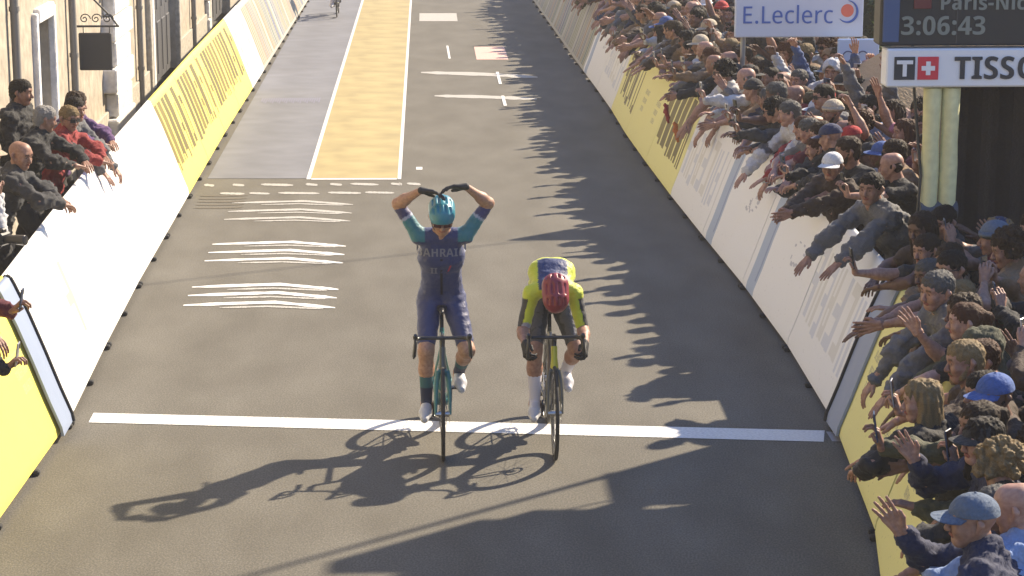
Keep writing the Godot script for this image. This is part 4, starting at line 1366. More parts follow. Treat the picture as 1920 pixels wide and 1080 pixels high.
func build_boards() -> void:
	var steel := mat(lin(0.25, 0.26, 0.27), 0.5, 0.6)
	var t := thing("advertising_board", "pale blue-white lettered advertising board raised above the crowd", "board", Vector3(3.6, 0, -26.0))
	var g := Geo.new()
	g.box(Vector3(0.74, 2.27, 0), Vector3(1.5, 0.66, 0.06), 0.012)
	var bd := part("panel", g.mesh(), mat(lin(0.55, 0.6, 0.7), 0.6), t)
	var blue := mat(lin(0.06, 0.13, 0.42), 0.6)
	g = text_geo("E.Leclerc", 0.2, 500)
	part("lettering", g.mesh(), blue, bd, Transform3D(Basis.IDENTITY, Vector3(0.6, 2.2, 0.034)))
	g = Geo.new()
	g.lathe([[0.0, 0.0], [0.075, 0.0], [0.075, -0.006]], Transform3D(Basis.from_euler(Vector3(PI / 2, 0, 0)), Vector3(1.3, 2.25, 0.036)), 24)
	part("emblem", g.mesh(), mat(lin(0.7, 0.16, 0.1), 0.6), bd)
	g = Geo.new()
	var pts := []
	var rr := []
	for k in 22:
		var a := -2.4 + 3.9 * k / 21.0
		pts.append(Vector3(1.3 + cos(a) * 0.115, 2.24 + sin(a) * 0.125, 0.036)); rr.append(0.004 + 0.012 * sin(PI * k / 21.0))
	g.tube(pts, rr, 6)
	part("emblem", g.mesh(), blue, bd)
	for x in [0.1, 1.38]:
		g = Geo.new()
		g.tube([Vector3(x, 0, -0.06), Vector3(x, 2.5, -0.06)], [0.03, 0.03], 10)
		part("post", g.mesh(), steel, t)
	var s := thing("round_logo_sign", "small light blue sign behind the crowd under the lettered board", "sign", Vector3(4.75, 0, -25.6))
	g = Geo.new()
	g.box(Vector3(0.22, 1.78, 0), Vector3(0.48, 0.36, 0.04), 0.01)
	var sp := part("panel", g.mesh(), mat(lin(0.42, 0.55, 0.75), 0.6), s)
	g = Geo.new()
	for q in 2:
		var p2 := []
		var r2 := []
		for k in 14:
			var a := 0.7 + 4.9 * k / 13.0
			p2.append(Vector3(0.1 + 0.17 * q + cos(a) * 0.06, 1.76 + sin(a) * 0.06, 0.022)); r2.append(0.008)
		g.tube(p2, r2, 6)
	part("emblem", g.mesh(), mat(lin(0.05, 0.08, 0.2), 0.6), sp)
	g = Geo.new()
	g.tube([Vector3(0.22, 0, 0), Vector3(0.22, 1.6, 0)], [0.025, 0.025], 10)
	part("post", g.mesh(), steel, s)
	# tan tent roof
	var tent := thing("canvas_tent", "tan canvas tent roof behind the crowd beside the timing display", "tent", Vector3(5.72, 0, -23.2))
	g = Geo.new()
	var e := 1.25
	var apex := Vector3(0, 2.75, 0)
	for k in 4:
		var a0 := Vector3(e, 1.62, e).rotated(Vector3.UP, PI / 2 * k)
		var a1 := Vector3(e, 1.62, e).rotated(Vector3.UP, PI / 2 * (k + 1))
		for i in 8:
			var p0 := a0.lerp(a1, i / 8.0)
			var p1 := a0.lerp(a1, (i + 1) / 8.0)
			var m0 := p0.lerp(apex, 0.5) - Vector3(0, 0.05, 0)
			var m1 := p1.lerp(apex, 0.5) - Vector3(0, 0.05, 0)
			var nn := ((a0 + a1) * 0.5 * Vector3(1, 0, 1)).normalized() * 0.7 + Vector3(0, 0.7, 0)
			g.quad(p0, p1, m1, m0, nn)
			g.quad(m0, m1, apex, apex + Vector3(0.001, 0, 0), nn)
			var dn := Vector3(0, -0.2 - 0.03 * (i % 2), 0)
			g.quad(p0, p1, p1 + dn, p0 + dn, (nn * Vector3(1, 0, 1)).normalized())
	var canvas := cloth(lin(0.6, 0.4, 0.2))
	canvas.backlight_enabled = true; canvas.backlight = Color(0.35, 0.25, 0.14)
	part("roof", g.mesh(), canvas, tent)
	for sx in [-1.0, 1.0]:
		for sz in [-1.0, 1.0]:
			g = Geo.new()
			g.tube([Vector3(sx * e, 0, sz * e), Vector3(sx * e, 1.6, sz * e)], [0.022, 0.022], 8)
			part("leg", g.mesh(), steel, tent)

func build_hedges() -> void:
	var rg := RandomNumberGenerator.new()
	rg.seed = 5
	var g := Geo.new()
	for k in 5200:
		var u := rg.randf()
		var side := rg.randi() % 3
		var p := Vector3(rg.randf_range(-2.0, 2.0), rg.randf_range(0.05, 2.2), rg.randf_range(-0.55, 0.55))
		if side == 0: p.z = 0.55 + rg.randf_range(-0.16, 0.1)
		elif side == 1: p.y = 2.2 + rg.randf_range(-0.16, 0.14)
		else: p.x = (2.0 if u > 0.5 else -2.0) + rg.randf_range(-0.12, 0.08)
		var d := Vector3(rg.randf_range(-1, 1), rg.randf_range(-0.6, 1), rg.randf_range(-1, 1)).normalized() * 0.06
		var w := d.cross(Vector3(rg.randf_range(-1, 1), rg.randf_range(-1, 1), rg.randf_range(-1, 1))).normalized() * 0.025
		g.quad(p - d, p + w, p + d, p - w, d.cross(w).normalized())
	var leaves := g.mesh()
	var P := Geo.new()
	P.box(Vector3(0, 1.05, -0.05), Vector3(3.8, 2.1, 0.85), 0.15)
	var core := P.mesh()
	var lm := mat(lin(0.045, 0.075, 0.025), 0.6)
	lm.backlight_enabled = true; lm.backlight = Color(0.2, 0.25, 0.1)
	var cm := mat(lin(0.045, 0.06, 0.03), 0.95)
	var where := ["behind the lettered board", "beyond the tan tent", "farther up the road than the lettered board", "at the far end of the crowd", "beside the tan tent"]
	var at := [Vector3(7.0, 0, -30.0), Vector3(8.2, 0, -25.5), Vector3(6.4, 0, -34.2), Vector3(5.9, 0, -38.6), Vector3(8.6, 0, -21.2)]
	for k in at.size():
		var h := thing("clipped_hedge", "dark green clipped hedge " + where[k], "hedge", at[k], PI / 2 + 0.0 * k - PI, "hedges behind the crowd")
		h.rotation.y = -PI / 2 + rg.randf_range(-0.06, 0.06)
		part("foliage", leaves, lm, h)
		part("branches", core, cm, h)

# ---------------------------------------------------------------- spectators
var SKINS := []
var TOPS := {}
var LEGS := []
var HAIRC := {}
var HATC := {}
var phone_mesh := []
var phone_mats := []
var said := {}
var placed := []
var rng := RandomNumberGenerator.new()

func crowd_materials() -> void:
	SKINS = [skin_mat(0.44, 0.26, 0.18), skin_mat(0.37, 0.21, 0.14), skin_mat(0.48, 0.29, 0.21), skin_mat(0.29, 0.155, 0.1), skin_mat(0.16, 0.085, 0.055)]
	for q in [["black", 0.016, 0.016, 0.018], ["charcoal", 0.045, 0.046, 0.05], ["navy", 0.018, 0.025, 0.07], ["brown", 0.06, 0.035, 0.022], ["grey", 0.16, 0.16, 0.165], ["olive", 0.075, 0.075, 0.035], ["red", 0.36, 0.03, 0.03], ["burgundy", 0.13, 0.015, 0.03], ["blue", 0.05, 0.1, 0.26], ["white", 0.7, 0.7, 0.7], ["beige", 0.45, 0.36, 0.25], ["tan", 0.3, 0.19, 0.1], ["teal", 0.03, 0.09, 0.1], ["purple", 0.14, 0.06, 0.2], ["light blue", 0.3, 0.42, 0.68], ["orange", 0.6, 0.17, 0.03], ["pink", 0.6, 0.22, 0.3], ["green", 0.04, 0.14, 0.06]]:
		TOPS[q[0]] = cloth(lin(q[1] * 0.8, q[2] * 0.8, q[3] * 0.8))
	for q in [["black-banded grey", 0.16, 0.16, 0.165], ["dark-banded white", 0.6, 0.6, 0.6], ["dark-banded tan", 0.28, 0.19, 0.11], ["dark-banded navy", 0.05, 0.07, 0.16]]:
		TOPS[q[0]] = cloth(lin(q[1], q[2], q[3]))
		TOPS[q[0]].vertex_color_use_as_albedo = true
	LEGS = [cloth(lin(0.03, 0.045, 0.1)), cloth(lin(0.02, 0.02, 0.022)), cloth(lin(0.1, 0.1, 0.1)), cloth(lin(0.2, 0.15, 0.1))]
	for q in [["dark-haired", 0.018, 0.012, 0.009], ["brown-haired", 0.055, 0.03, 0.016], ["blond", 0.36, 0.25, 0.115], ["grey-haired", 0.15, 0.145, 0.135], ["white-haired", 0.42, 0.4, 0.37], ["auburn-haired", 0.11, 0.04, 0.018]]:
		var m := mat(lin(q[1], q[2], q[3]), 0.62)
		m.metallic_specular = 0.3
		m.albedo_texture = noise_tex(0.09, Color(0.5, 0.5, 0.5), Color.WHITE, false, 256, 41, 3)
		m.uv1_triplanar = true; m.uv1_scale = Vector3(22, 5, 22)
		m.normal_enabled = true; m.normal_scale = 1.0; m.normal_texture = noise_tex(0.09, Color.BLACK, Color.WHITE, true, 256, 41, 3, 10.0)
		HAIRC[q[0]] = m
	for q in [["white", 0.75, 0.75, 0.75], ["red", 0.5, 0.03, 0.03], ["navy", 0.02, 0.03, 0.09], ["black", 0.02, 0.02, 0.02], ["beige", 0.5, 0.42, 0.3], ["blue", 0.05, 0.11, 0.32], ["grey-blue", 0.1, 0.14, 0.2], ["yellow", 0.7, 0.55, 0.06]]:
		HATC[q[0]] = cloth(lin(q[1], q[2], q[3]))

func add_phone(xf: Transform3D, who: String) -> void:
	var k := placed.size() % 3
	var t := thing("phone", "%s phone of %s" % [["black", "silver", "blue"][k], who], "phone", Vector3.ZERO, 0.0, "phones held by spectators")
	t.transform = xf.orthonormalized()
	var g := Geo.new()
	g.box(Vector3.ZERO, Vector3(0.076, 0.155, 0.009), 0.003)
	if phone_mesh.is_empty():
		phone_mesh.append(g.mesh())
		g = Geo.new()
		g.box(Vector3(0, 0, 0.0052), Vector3(0.069, 0.146, 0.0016), 0.0005)
		phone_mesh.append(g.mesh())
		g = Geo.new()
		g.box(Vector3(-0.018, 0.05, -0.0058), Vector3(0.03, 0.035, 0.003), 0.001)
		phone_mesh.append(g.mesh())
		phone_mats = [mat(lin(0.02, 0.02, 0.022), 0.25), mat(lin(0.4, 0.4, 0.42), 0.3, 0.5), mat(lin(0.03, 0.05, 0.1), 0.3), mat(lin(0.01, 0.01, 0.012), 0.1)]
	part("case", phone_mesh[0], phone_mats[k], t)
	part("screen", phone_mesh[1], phone_mats[3], t)
	part("camera_bump", phone_mesh[2], phone_mats[3], t)

func add_person(pose: String, at: Vector3, turn: float, sc: float, s: Dictionary, label: String, group: String, with_phone := true) -> Node3D:
	var T: Dictionary = POSES[pose]
	var p := thing("person", label, "person", at, turn, group)
	p.scale = Vector3.ONE * sc
	part("body", T.body, s.skin, p)
	part("jacket" if s.get("sleeves", true) else "shirt", T.jacket if s.get("sleeves", true) else T.tee, TOPS[s.top], p)
	part("trousers", T.trousers, LEGS[s.legs], p)
	for k in 2: part("shoe", T.shoes[k], LEGS[1], p)
	if s.hair != "": part("hair", HAIR[s.hair], HAIRC[s.haircol], p, T.head)
	if s.has("hat"): part("hat" if s.hat != "hood" else "hood", HAIR[s.hat], HATC[s.hatcol] if s.hat != "hood" else TOPS[s.top], p, T.head)
	if s.get("beard", false): part("beard", HAIR.beard, HAIRC[s.haircol], p, T.head)
	if s.get("glasses", false): part("glasses", HAIR.glasses, HATC.black, p, T.head)
	if T.has("phone") and with_phone: add_phone(p.transform * T.phone, s.short)
	placed.append(Vector2((p.transform * T.head.origin).x, (p.transform * T.head.origin).z))
	return p

func random_look(dark := false) -> Dictionary:
	var s := {"skin": SKINS[[0, 0, 1, 1, 2, 2, 3, 4][rng.randi() % 8]], "legs": rng.randi() % 4}
	var tops := ["black", "black", "black", "black", "charcoal", "charcoal", "charcoal", "charcoal", "navy", "navy", "brown", "brown", "brown", "brown", "grey", "grey", "olive", "tan", "tan", "beige", "burgundy", "red", "blue", "white", "light blue", "teal", "black-banded grey", "black-banded grey", "dark-banded white", "dark-banded tan", "dark-banded navy"]
	s.top = tops[rng.randi() % (tops.size() if not dark else 19)]
	s.sleeves = rng.randf() < 0.55
	s.hair = ["short", "short", "short", "short", "long", "long", "curly", "ponytail", "fringe", ""][rng.randi() % 10]
	s.haircol = ["dark-haired", "dark-haired", "brown-haired", "brown-haired", "blond", "grey-haired", "brown-haired", "auburn-haired"][rng.randi() % 8]
	if s.hair == "fringe": s.haircol = ["grey-haired", "white-haired", "brown-haired"][rng.randi() % 3]
	s.who = {"short": s.haircol, "long": "long-locked " + s.haircol, "curly": "curly " + s.haircol, "ponytail": "ponytailed " + s.haircol, "fringe": "balding " + s.haircol, "": "shaven-headed"}[s.hair]
	var h := rng.randf()
	if h < 0.22:
		s.hat = ["cap", "cap", "cap", "beanie", "sunhat", "hood"][rng.randi() % 6]
		s.hatcol = ["black", "black", "navy", "navy", "beige", "grey-blue", "grey-blue", "white", "black", "beige", "red", "blue"][rng.randi() % 12]
		if s.hair in ["short", "curly", "ponytail", "fringe"]: s.hair = ""
		if s.hat == "hood":
			s.hair = ""
			s.who = "hooded"
		else: s.who = s.hatcol + ("-capped" if s.hat == "cap" else ("-beanied" if s.hat == "beanie" else "-sunhatted"))
	s.glasses = rng.randf() < 0.25
	s.beard = s.hair != "long" and s.hair != "ponytail" and rng.randf() < 0.3
	return s

func describe(s: Dictionary, pose: String, row: int, zone: String) -> String:
	s.short = "%s spectator in %s %s" % [s.who, s.top, "jacket" if s.sleeves else "shirt"]
	var rw: String = ["front", "second", "third", "fourth", "back"][row]
	var lb := "%s %s, %s row, %s" % [s.short, POSES[pose].says, rw, zone]
	s.short = "%s, %s row, %s" % [s.short, rw, zone]
	return lb

func build_crowd() -> void:
	rng.seed = 2024
	crowd_materials()
	var target := Vector2(0.4, -17.0)
	var G := "spectators packed behind the barriers"
	# people the photograph lets one single out: [pose, head x, head z, facing (x, z), scale, look, label]
	var sp := [
		["rest", 2.56, -9.2, Vector2(-0.45, -0.89), 1.02, {"top": "light blue", "hair": "", "sleeves": true, "skin": 2}, "bald man's head and light blue shirt in the lowest corner of the crowd", "bald spectator in light blue shirt"],
		["rest_m", 2.66, -10.0, Vector2(-0.6, -0.8), 0.98, {"top": "black", "hair": "curly", "haircol": "blond", "skin": 1}, "curly blond spectator just above the bald man in light blue", "curly blond spectator in black"],
		["lean_phone", 2.95, -10.35, Vector2(-0.8, -0.55), 0.97, {"top": "charcoal", "hair": "curly", "haircol": "brown-haired", "skin": 1}, "curly brown-haired spectator holding a phone out behind the blond curls", "curly brown-haired spectator in charcoal"],
		["lean_reach", 2.62, -11.4, Vector2(-0.75, -0.66), 0.97, {"top": "black", "hair": "long", "haircol": "blond", "skin": 0}, "long blond-haired spectator in black jacket leaning far over the yellow barrier", "long blond spectator in black"],
		["lean_bang", 3.5, -17.35, Vector2(-0.92, 0.4), 1.06, {"top": "grey", "hair": "short", "haircol": "dark-haired", "skin": 1}, "large dark-haired man in grey jacket bent over the white barrier banging it", "dark-haired man in grey"],
		["stand", 3.9, -15.0, Vector2(-0.9, -0.4), 1.02, {"top": "burgundy", "hair": "", "hat": "beanie", "hatcol": "grey-blue", "skin": 1}, "spectator in grey-blue beanie and burgundy jacket before the timing display", "spectator in grey-blue beanie"],
		["rest", 3.78, -16.05, Vector2(-0.9, 0.1), 1.0, {"top": "charcoal", "hair": "short", "haircol": "dark-haired", "skin": 1}, "dark-haired spectator in charcoal under the lettered white band", "dark-haired spectator in charcoal"],
		["lean_clap", 3.42, -18.65, Vector2(-0.85, 0.5), 1.0, {"top": "brown", "hair": "", "hat": "cap", "hatcol": "white", "skin": 1}, "spectator in bright white cap and brown jacket leaning in to clap", "white-capped spectator in brown"],
		["stand", 4.4, -24.1, Vector2(-0.6, 0.8), 1.06, {"top": "white", "hair": "short", "haircol": "blond", "hat": "hood", "hatcol": "white", "skin": 0}, "tall spectator in white hooded top standing out above the crowd", "spectator in white hood"],
		["clap", 4.13, -22.9, Vector2(-0.6, 0.8), 0.98, {"top": "tan", "hair": "", "hat": "cap", "hatcol": "red", "skin": 1}, "red-capped spectator in tan jacket right in front of the white hood", "red-capped spectator in tan"],
		["cheer", 4.6, -20.6, Vector2(-0.7, 0.7), 1.0, {"top": "pink", "hair": "short", "haircol": "brown-haired", "skin": 0, "sleeves": false}, "spectator in pink shirt with both arms up beside the yellow posts", "spectator in pink"],
	]
	for q in sp:
		var look: Dictionary = q[5]
		look.skin = SKINS[look.skin]
		look.legs = 0
		look.haircol = look.get("haircol", "dark-haired")
		look.short = q[7]
		var T: Dictionary = POSES[q[0]]
		var fd: Vector2 = q[3].normalized()
		var off: Vector2 = fd * T.head.origin.z * q[4]
		add_person(q[0], Vector3(q[1] - off.x, 0.012, q[2] - off.y), atan2(fd.x, fd.y), q[4], look, q[6], G)
	# the packed rows
	var by_row := [["hang", "lean_bang", "lean_reach", "lean_clap", "lean_phone", "rest", "hang", "lean_wave", "lean_shout", "lean_clap", "rest"], ["clap", "phone_up", "lean_clap", "wave", "fist", "lean_phone", "lean_shout", "lean_wave", "rest"], ["phone_up", "clap", "wave", "fist", "stand", "cheer", "lean_shout", "lean_wave"], ["stand", "clap", "phone_up", "camera_eye", "fist", "stand"], ["stand", "stand", "clap", "camera_eye"]]
	var total := 0
	for row in 5:
		var z := -8.6 - row * 0.2
		while z > -54.0:
			z -= rng.randf_range(0.32, 0.41) if row == 0 and z > -37.0 else (rng.randf_range(0.4, 0.5) if z > -38.0 else rng.randf_range(0.5, 0.75))
			if row >= 2 and z < -37.0: break
			if row == 1 and z < -42.0: break
			if row == 4 and (z < -31.0 or z > -18.0): continue
			var top := base_x(RIGHT_BASE, z) + 0.46
			var x: float = top + [(0.2 if z < -15.0 else 0.1), 0.56, 1.0, 1.44, 1.9][row] + rng.randf_range(-0.08, 0.08)
			if x > 3.62 and z < -15.9 and z > -18.3: continue
			var depth := 4.66 * 0.21 - z * 0.977
			if 795.0 + x * 4200.0 / depth > 2080.0: continue
			var poses: Array = by_row[row]
			if z > -16.0 and row == 0: poses = ["lean_phone", "lean_phone", "lean_phone", "hang", "rest", "lean_shout", "lean_clap", "lean_reach"]
			if z > -16.0 and row == 1: poses = ["phone_up", "lean_phone", "lean_shout", "rest", "lean_clap"]
			var pose: String = poses[rng.randi() % poses.size()]
			var to := (target - Vector2(x, z)).normalized()
			var fd := Vector2(-1, 0).lerp(to, [0.3, 0.55, 0.75, 0.8, 0.85][row]).normalized().rotated(rng.randf_range(-0.34, 0.34))
			if z < -17.5: pose = pose + "_m"   # they look down the road to the line
			var T: Dictionary = POSES[pose]
			var sc := rng.randf_range(0.93, 1.06)
			var hd: Vector2 = Vector2(x, z) + fd * T.head.origin.z * sc
			var clash := false
			for w in placed:
				if w.distance_to(hd) < 0.25: clash = true
			if clash: continue
			var zone := "past the line" if z > -15.9 else ("by the display" if z > -19.5 else ("behind white barriers" if z > -26.3 else ("behind yellow barriers" if z > -34.0 else "far up the road")))
			var look := {}
			var lb := ""
			for tries in 40:
				look = random_look(z > -17.5)
				lb = describe(look, pose, row, zone)
				if not said.has(lb): break
			said[lb] = true
			add_person(pose, Vector3(x, 0.012, z), atan2(fd.x, fd.y), sc, look, lb, G)
			total += 1
	print("crowd ", total)
	# on the building side
	var lf := [
		["rest_m", -3.38, -18.60, Vector2(0.95, -0.1), 1.02, {"top": "charcoal", "hair": "", "skin": 1}, "shaven-headed man in charcoal leaning on the white barrier by the building", "shaven-headed man"],
		["rest_m", -3.74, -19.20, Vector2(0.95, 0.1), 0.98, {"top": "black", "hair": "", "hat": "cap", "hatcol": "beige", "skin": 1}, "spectator in beige cap half hidden behind the shaven-headed man", "beige-capped spectator"],
		["rest", -3.53, -20.70, Vector2(0.95, 0.15), 1.02, {"top": "black", "hair": "short", "haircol": "white-haired", "skin": 1}, "white-haired man in black jacket leaning over the barrier by the building", "white-haired man in black"],
		["rest_m", -3.38, -21.25, Vector2(0.97, 0.15), 0.98, {"top": "red", "hair": "short", "haircol": "blond", "glasses": true, "skin": 1}, "fair-haired spectator in red jacket resting on the barrier by the building", "spectator in red"],
		["hang_m", -3.44, -22.00, Vector2(0.95, 0.2), 1.0, {"top": "grey", "hair": "short", "haircol": "dark-haired", "skin": 0}, "dark-haired spectator in grey jacket with arms over the white barrier by the building", "spectator in grey"],
		["rest", -3.50, -22.40, Vector2(0.95, 0.2), 0.97, {"top": "purple", "hair": "long", "haircol": "brown-haired", "skin": 0}, "long brown-haired spectator in purple, farthest up the building-side barrier", "spectator in purple"],
		["stand", -3.93, -21.80, Vector2(0.9, 0.3), 1.06, {"top": "black", "hair": "short", "haircol": "dark-haired", "skin": 3}, "tall spectator in black coat standing behind the others by the building", "spectator in black coat"],
		["reach_far", -2.9, -13.9, Vector2(1.0, 0.0), 1.0, {"top": "black", "hair": "short", "haircol": "brown-haired", "skin": 3}, "arm and phone of a spectator reaching over the yellow barrier by the building", "spectator past the line"],
		["reach_mid_m", -3.25, -14.8, Vector2(1.0, 0.0), 1.0, {"top": "burgundy", "hair": "short", "haircol": "dark-haired", "skin": 3}, "dark phone arm of a spectator at the grey barrier pad by the building", "spectator by the grey pad"],
		["camera_eye", -3.5, -16.9, Vector2(0.95, -0.2), 1.0, {"top": "white", "hair": "short", "haircol": "dark-haired", "skin": 1}, "spectator in white raising a black camera at the picture's edge", "spectator with a camera"],
	]
	for q in lf:
		var look: Dictionary = q[5]
		look.skin = SKINS[look.skin]
		look.legs = 1
		look.haircol = look.get("haircol", "dark-haired")
		look.short = q[7]
		var T: Dictionary = POSES[q[0]]
		var fd: Vector2 = q[3].normalized()
		var off: Vector2 = fd * T.head.origin.z * q[4]
		add_person(q[0], Vector3(minf(q[1] - off.x, -3.42) if q[0] != "reach_far" else -3.2, 0.12, q[2] - off.y), atan2(fd.x, fd.y), q[4], look, q[6], "spectators by the building")
	# black camera at the left edge
	var cam := thing("camera", "black camera with long lens raised over the white barrier", "camera", Vector3(-3.2, 1.42, -16.7), 1.2)
	var g := Geo.new()
	g.box(Vector3.ZERO, Vector3(0.14, 0.1, 0.07), 0.015)
	g.box(Vector3(0, 0.062, 0.0), Vector3(0.06, 0.04, 0.05), 0.01)
	part("camera_body", g.mesh(), phone_mats[0], cam)
	g = Geo.new()
	g.lathe([[0.0, 0.2], [0.036, 0.2], [0.04, 0.19], [0.037, 0.12], [0.034, 0.1], [0.034, 0.03]], Transform3D(Basis.from_euler(Vector3(PI / 2, 0, 0)), Vector3.ZERO), 20)
	part("lens", g.mesh(), phone_mats[0], cam)

# ---------------------------------------------------------------- scene
func _ready() -> void:
	var t0 := Time.get_ticks_msec()
	# camera: long lens on a platform past the line
	var cam := Camera3D.new()
	cam.name = "view_camera"
	add_child(cam)
	cam.position = Vector3(0, 4.66, 0)
	cam.look_at(cam.position + Vector3(0.03746689, -0.21352843, -0.97621822), Vector3.UP)
	cam.fov = 14.6528
	cam.near = 0.5; cam.far = 900.0
	cam.current = true
	var we := WorldEnvironment.new()
	we.name = "world"
	add_child(we)
	var env := Environment.new()
	env.background_mode = Environment.BG_SKY
	var sky := Sky.new()
	var sm := ProceduralSkyMaterial.new()
	sm.sky_top_color = Color(0.3, 0.43, 0.64); sm.sky_horizon_color = Color(0.73, 0.78, 0.83); sm.sky_curve = 0.14
	sm.ground_bottom_color = Color(0.3, 0.28, 0.25); sm.ground_horizon_color = Color(0.6, 0.6, 0.6)
	sm.energy_multiplier = 1.0
	sky.sky_material = sm
	env.sky = sky
	env.tonemap_mode = Environment.TONE_MAPPER_LINEAR
	env.tonemap_exposure = 2.45
	env.fog_enabled = true; env.fog_density = 0.0016; env.fog_light_color = Color(0.86, 0.84, 0.8)
	env.sdfgi_enabled = true; env.ssao_enabled = true; env.ssil_enabled = true
	we.environment = env
	var sun := DirectionalLight3D.new()
	sun.name = "sun"
	add_child(sun)
	sun.look_at_from_position(Vector3(2.03, 1.93, -1.7) * 20.0, Vector3.ZERO, Vector3.UP)
	sun.light_energy = 1.5; sun.light_color = Color(1.0, 0.93, 0.82); sun.light_angular_distance = 0.8
	sun.shadow_enabled = true

	# ground, road, pavements
	var g := Geo.new()
	g.quad(Vector3(-300, -0.02, 120), Vector3(300, -0.02, 120), Vector3(300, -0.02, -600), Vector3(-300, -0.02, -600), Vector3.UP)
	ground_piece("ground", g, grained(lin(0.16, 0.15, 0.13), 0.95, 0.02, 0.5, 0.7, 0.4))
	var asphalt := mat(lin(0.215, 0.2, 0.163), 0.86)
	asphalt.albedo_texture = noise_tex(0.075, Color(0.6, 0.6, 0.6), Color(0.94, 0.94, 0.94), false, 512, 21, 5)
	asphalt.uv1_triplanar = true; asphalt.uv1_world_triplanar = true; asphalt.uv1_scale = Vector3(1.5, 1.5, 0.8)
	asphalt.normal_enabled = true; asphalt.normal_scale = 0.15; asphalt.normal_texture = noise_tex(0.1, Color.BLACK, Color.WHITE, true, 512, 22, 4, 6.0)
	asphalt.detail_enabled = true; asphalt.detail_blend_mode = BaseMaterial3D.BLEND_MODE_MUL
	asphalt.detail_albedo = noise_tex(0.012, Color(0.82, 0.81, 0.79), Color(1.0, 1.0, 1.0), false, 512, 25, 5)
	asphalt.detail_uv_layer = BaseMaterial3D.DETAIL_UV_2
	asphalt.uv2_triplanar = true; asphalt.uv2_world_triplanar = true; asphalt.uv2_scale = Vector3(0.21, 0.21, 0.09)
	g = Geo.new()
	g.quad(Vector3(-3.35, 0, 40), Vector3(4.0, 0, 40), Vector3(4.0, 0, -160), Vector3(-3.35, 0, -160), Vector3.UP)
	var road := ground_piece("road", g, asphalt)
	g = Geo.new()
	g.box(Vector3(-3.83, 0.06, -60), Vector3(0.93, 0.12, 200), 0.015)
	ground_piece("pavement", g, grained(lin(0.3, 0.28, 0.25), 0.9, 0.03, 0.8, 0.75, 0.4))
	g = Geo.new()
	g.quad(Vector3(4.0, 0.004, 40), Vector3(30, 0.004, 40), Vector3(30, 0.004, -160), Vector3(4.0, 0.004, -160), Vector3.UP)
	ground_piece("promenade", g, grained(lin(0.26, 0.23, 0.19), 0.9, 0.03, 0.6, 0.75, 0.4))
	# painted marks, each its own sheet above the asphalt
	var white := grained(lin(0.78, 0.77, 0.74), 0.7, 0.12, 1.1, 0.86, 0.3)
	var worn := grained(lin(0.62, 0.6, 0.55), 0.8, 0.12, 1.3, 0.6, 0.3)
	g = Geo.new()
	sheet(g, [[-2.6, -16.88], [2.98, -16.17], [2.92, -15.87], [-2.6, -16.61]], 0.004)
	ground_piece("finish_line", g, white, road)
	g = Geo.new()
	sheet(g, [[2.985, -16.14], [3.06, -16.13], [3.06, -15.87], [2.985, -15.88]], 0.004)
	ground_piece("line_end_plate", g, mat(lin(0.3, 0.3, 0.32), 0.6), road)
	var blue := grained(lin(0.172, 0.177, 0.197), 0.75, 0.012, 0.35, 0.86, 0.0)
	var amber := grained(lin(0.42, 0.335, 0.15), 0.75, 0.012, 0.35, 0.84, 0.0)
	g = Geo.new()
	sheet(g, [[-2.75, -27.86], [-1.51, -27.82], [-1.51, -110], [-2.75, -110]], 0.004)
	ground_piece("grey_strip", g, blue, road)
	g = Geo.new()
	sheet(g, [[-1.46, -27.82], [-0.37, -27.79], [-0.37, -110], [-1.46, -110]], 0.0045)
	ground_piece("yellow_strip", g, amber, road)
	g = Geo.new()
	sheet(g, [[-1.51, -27.75], [-1.46, -27.75], [-1.46, -110], [-1.51, -110]], 0.005)
	sheet(g, [[-0.37, -27.72], [-0.325, -27.72], [-0.325, -110], [-0.37, -110]], 0.005)
	sheet(g, [[-1.45, -27.82], [-0.38, -27.79], [-0.38, -27.69], [-1.45, -27.72]], 0.0052)
	ground_piece("edge_lines", g, white, road)
	g = Geo.new()
	for k in 26: sheet(g, [[-2.6 + k * 0.036, -35.55], [-2.58 + k * 0.036, -35.55], [-2.58 + k * 0.036, -35.1 + 0.1 * (k % 3)], [-2.6 + k * 0.036, -35.1 + 0.1 * (k % 3)]], 0.009)
	ground_piece("strip_print", g, mat(lin(0.2, 0.2, 0.26), 0.8), road)
	# three groups of chalked wavy lines
	var zs := [[-26.1, -25.55, -25.05], [-23.6, -23.15, -22.72], [-21.45, -21.07, -20.65]]
	for a in 3:
		for k in 3:
			g = Geo.new()
			var z: float = zs[a][k]
			stroke(g, [[-2.3, z], [-1.85, z - 0.06], [-1.45, z - 0.1], [-1.1, z + 0.06], [-0.87, z + 0.16]], 0.13, 0.004, a * 10 + k)
			ground_piece("chalk_line", g, worn if a == 0 else white, road)
			g = Geo.new()
			stroke(g, [[-1.95, z + 0.12], [-1.5, z + 0.08], [-1.15, z + 0.16], [-0.98, z + 0.2]], 0.07, 0.0042, a * 10 + k + 100)
			ground_piece("chalk_line", g, worn, road)
	# dashes of lettering before the strips
	g = Geo.new()
	for q in [[-2.75, -2.62], [-2.4, -2.25], [-2.05, -1.65], [-1.5, -1.35], [-1.2, -1.05], [-0.95, -0.6], [-0.45, -0.32], [-0.25, -0.08], [0.05 - 0.4, 0.05 - 0.36]]:
		stroke(g, [[q[0], -27.4], [q[1], -27.32]], 0.17, 0.004, int(q[0] * 100))
	ground_piece("chalk_lettering", g, worn, road)
	g = Geo.new()
	for q in [[-2.5, -2.2], [-2.15, -1.9], [-1.8, -1.3], [-1.2, -0.8], [-0.75, -0.4]]:
		stroke(g, [[q[0], -26.78], [q[1], -26.72]], 0.15, 0.004, int(q[0] * 77))
	ground_piece("chalk_lettering", g, worn, road)
	# farther marks
	g = Geo.new()
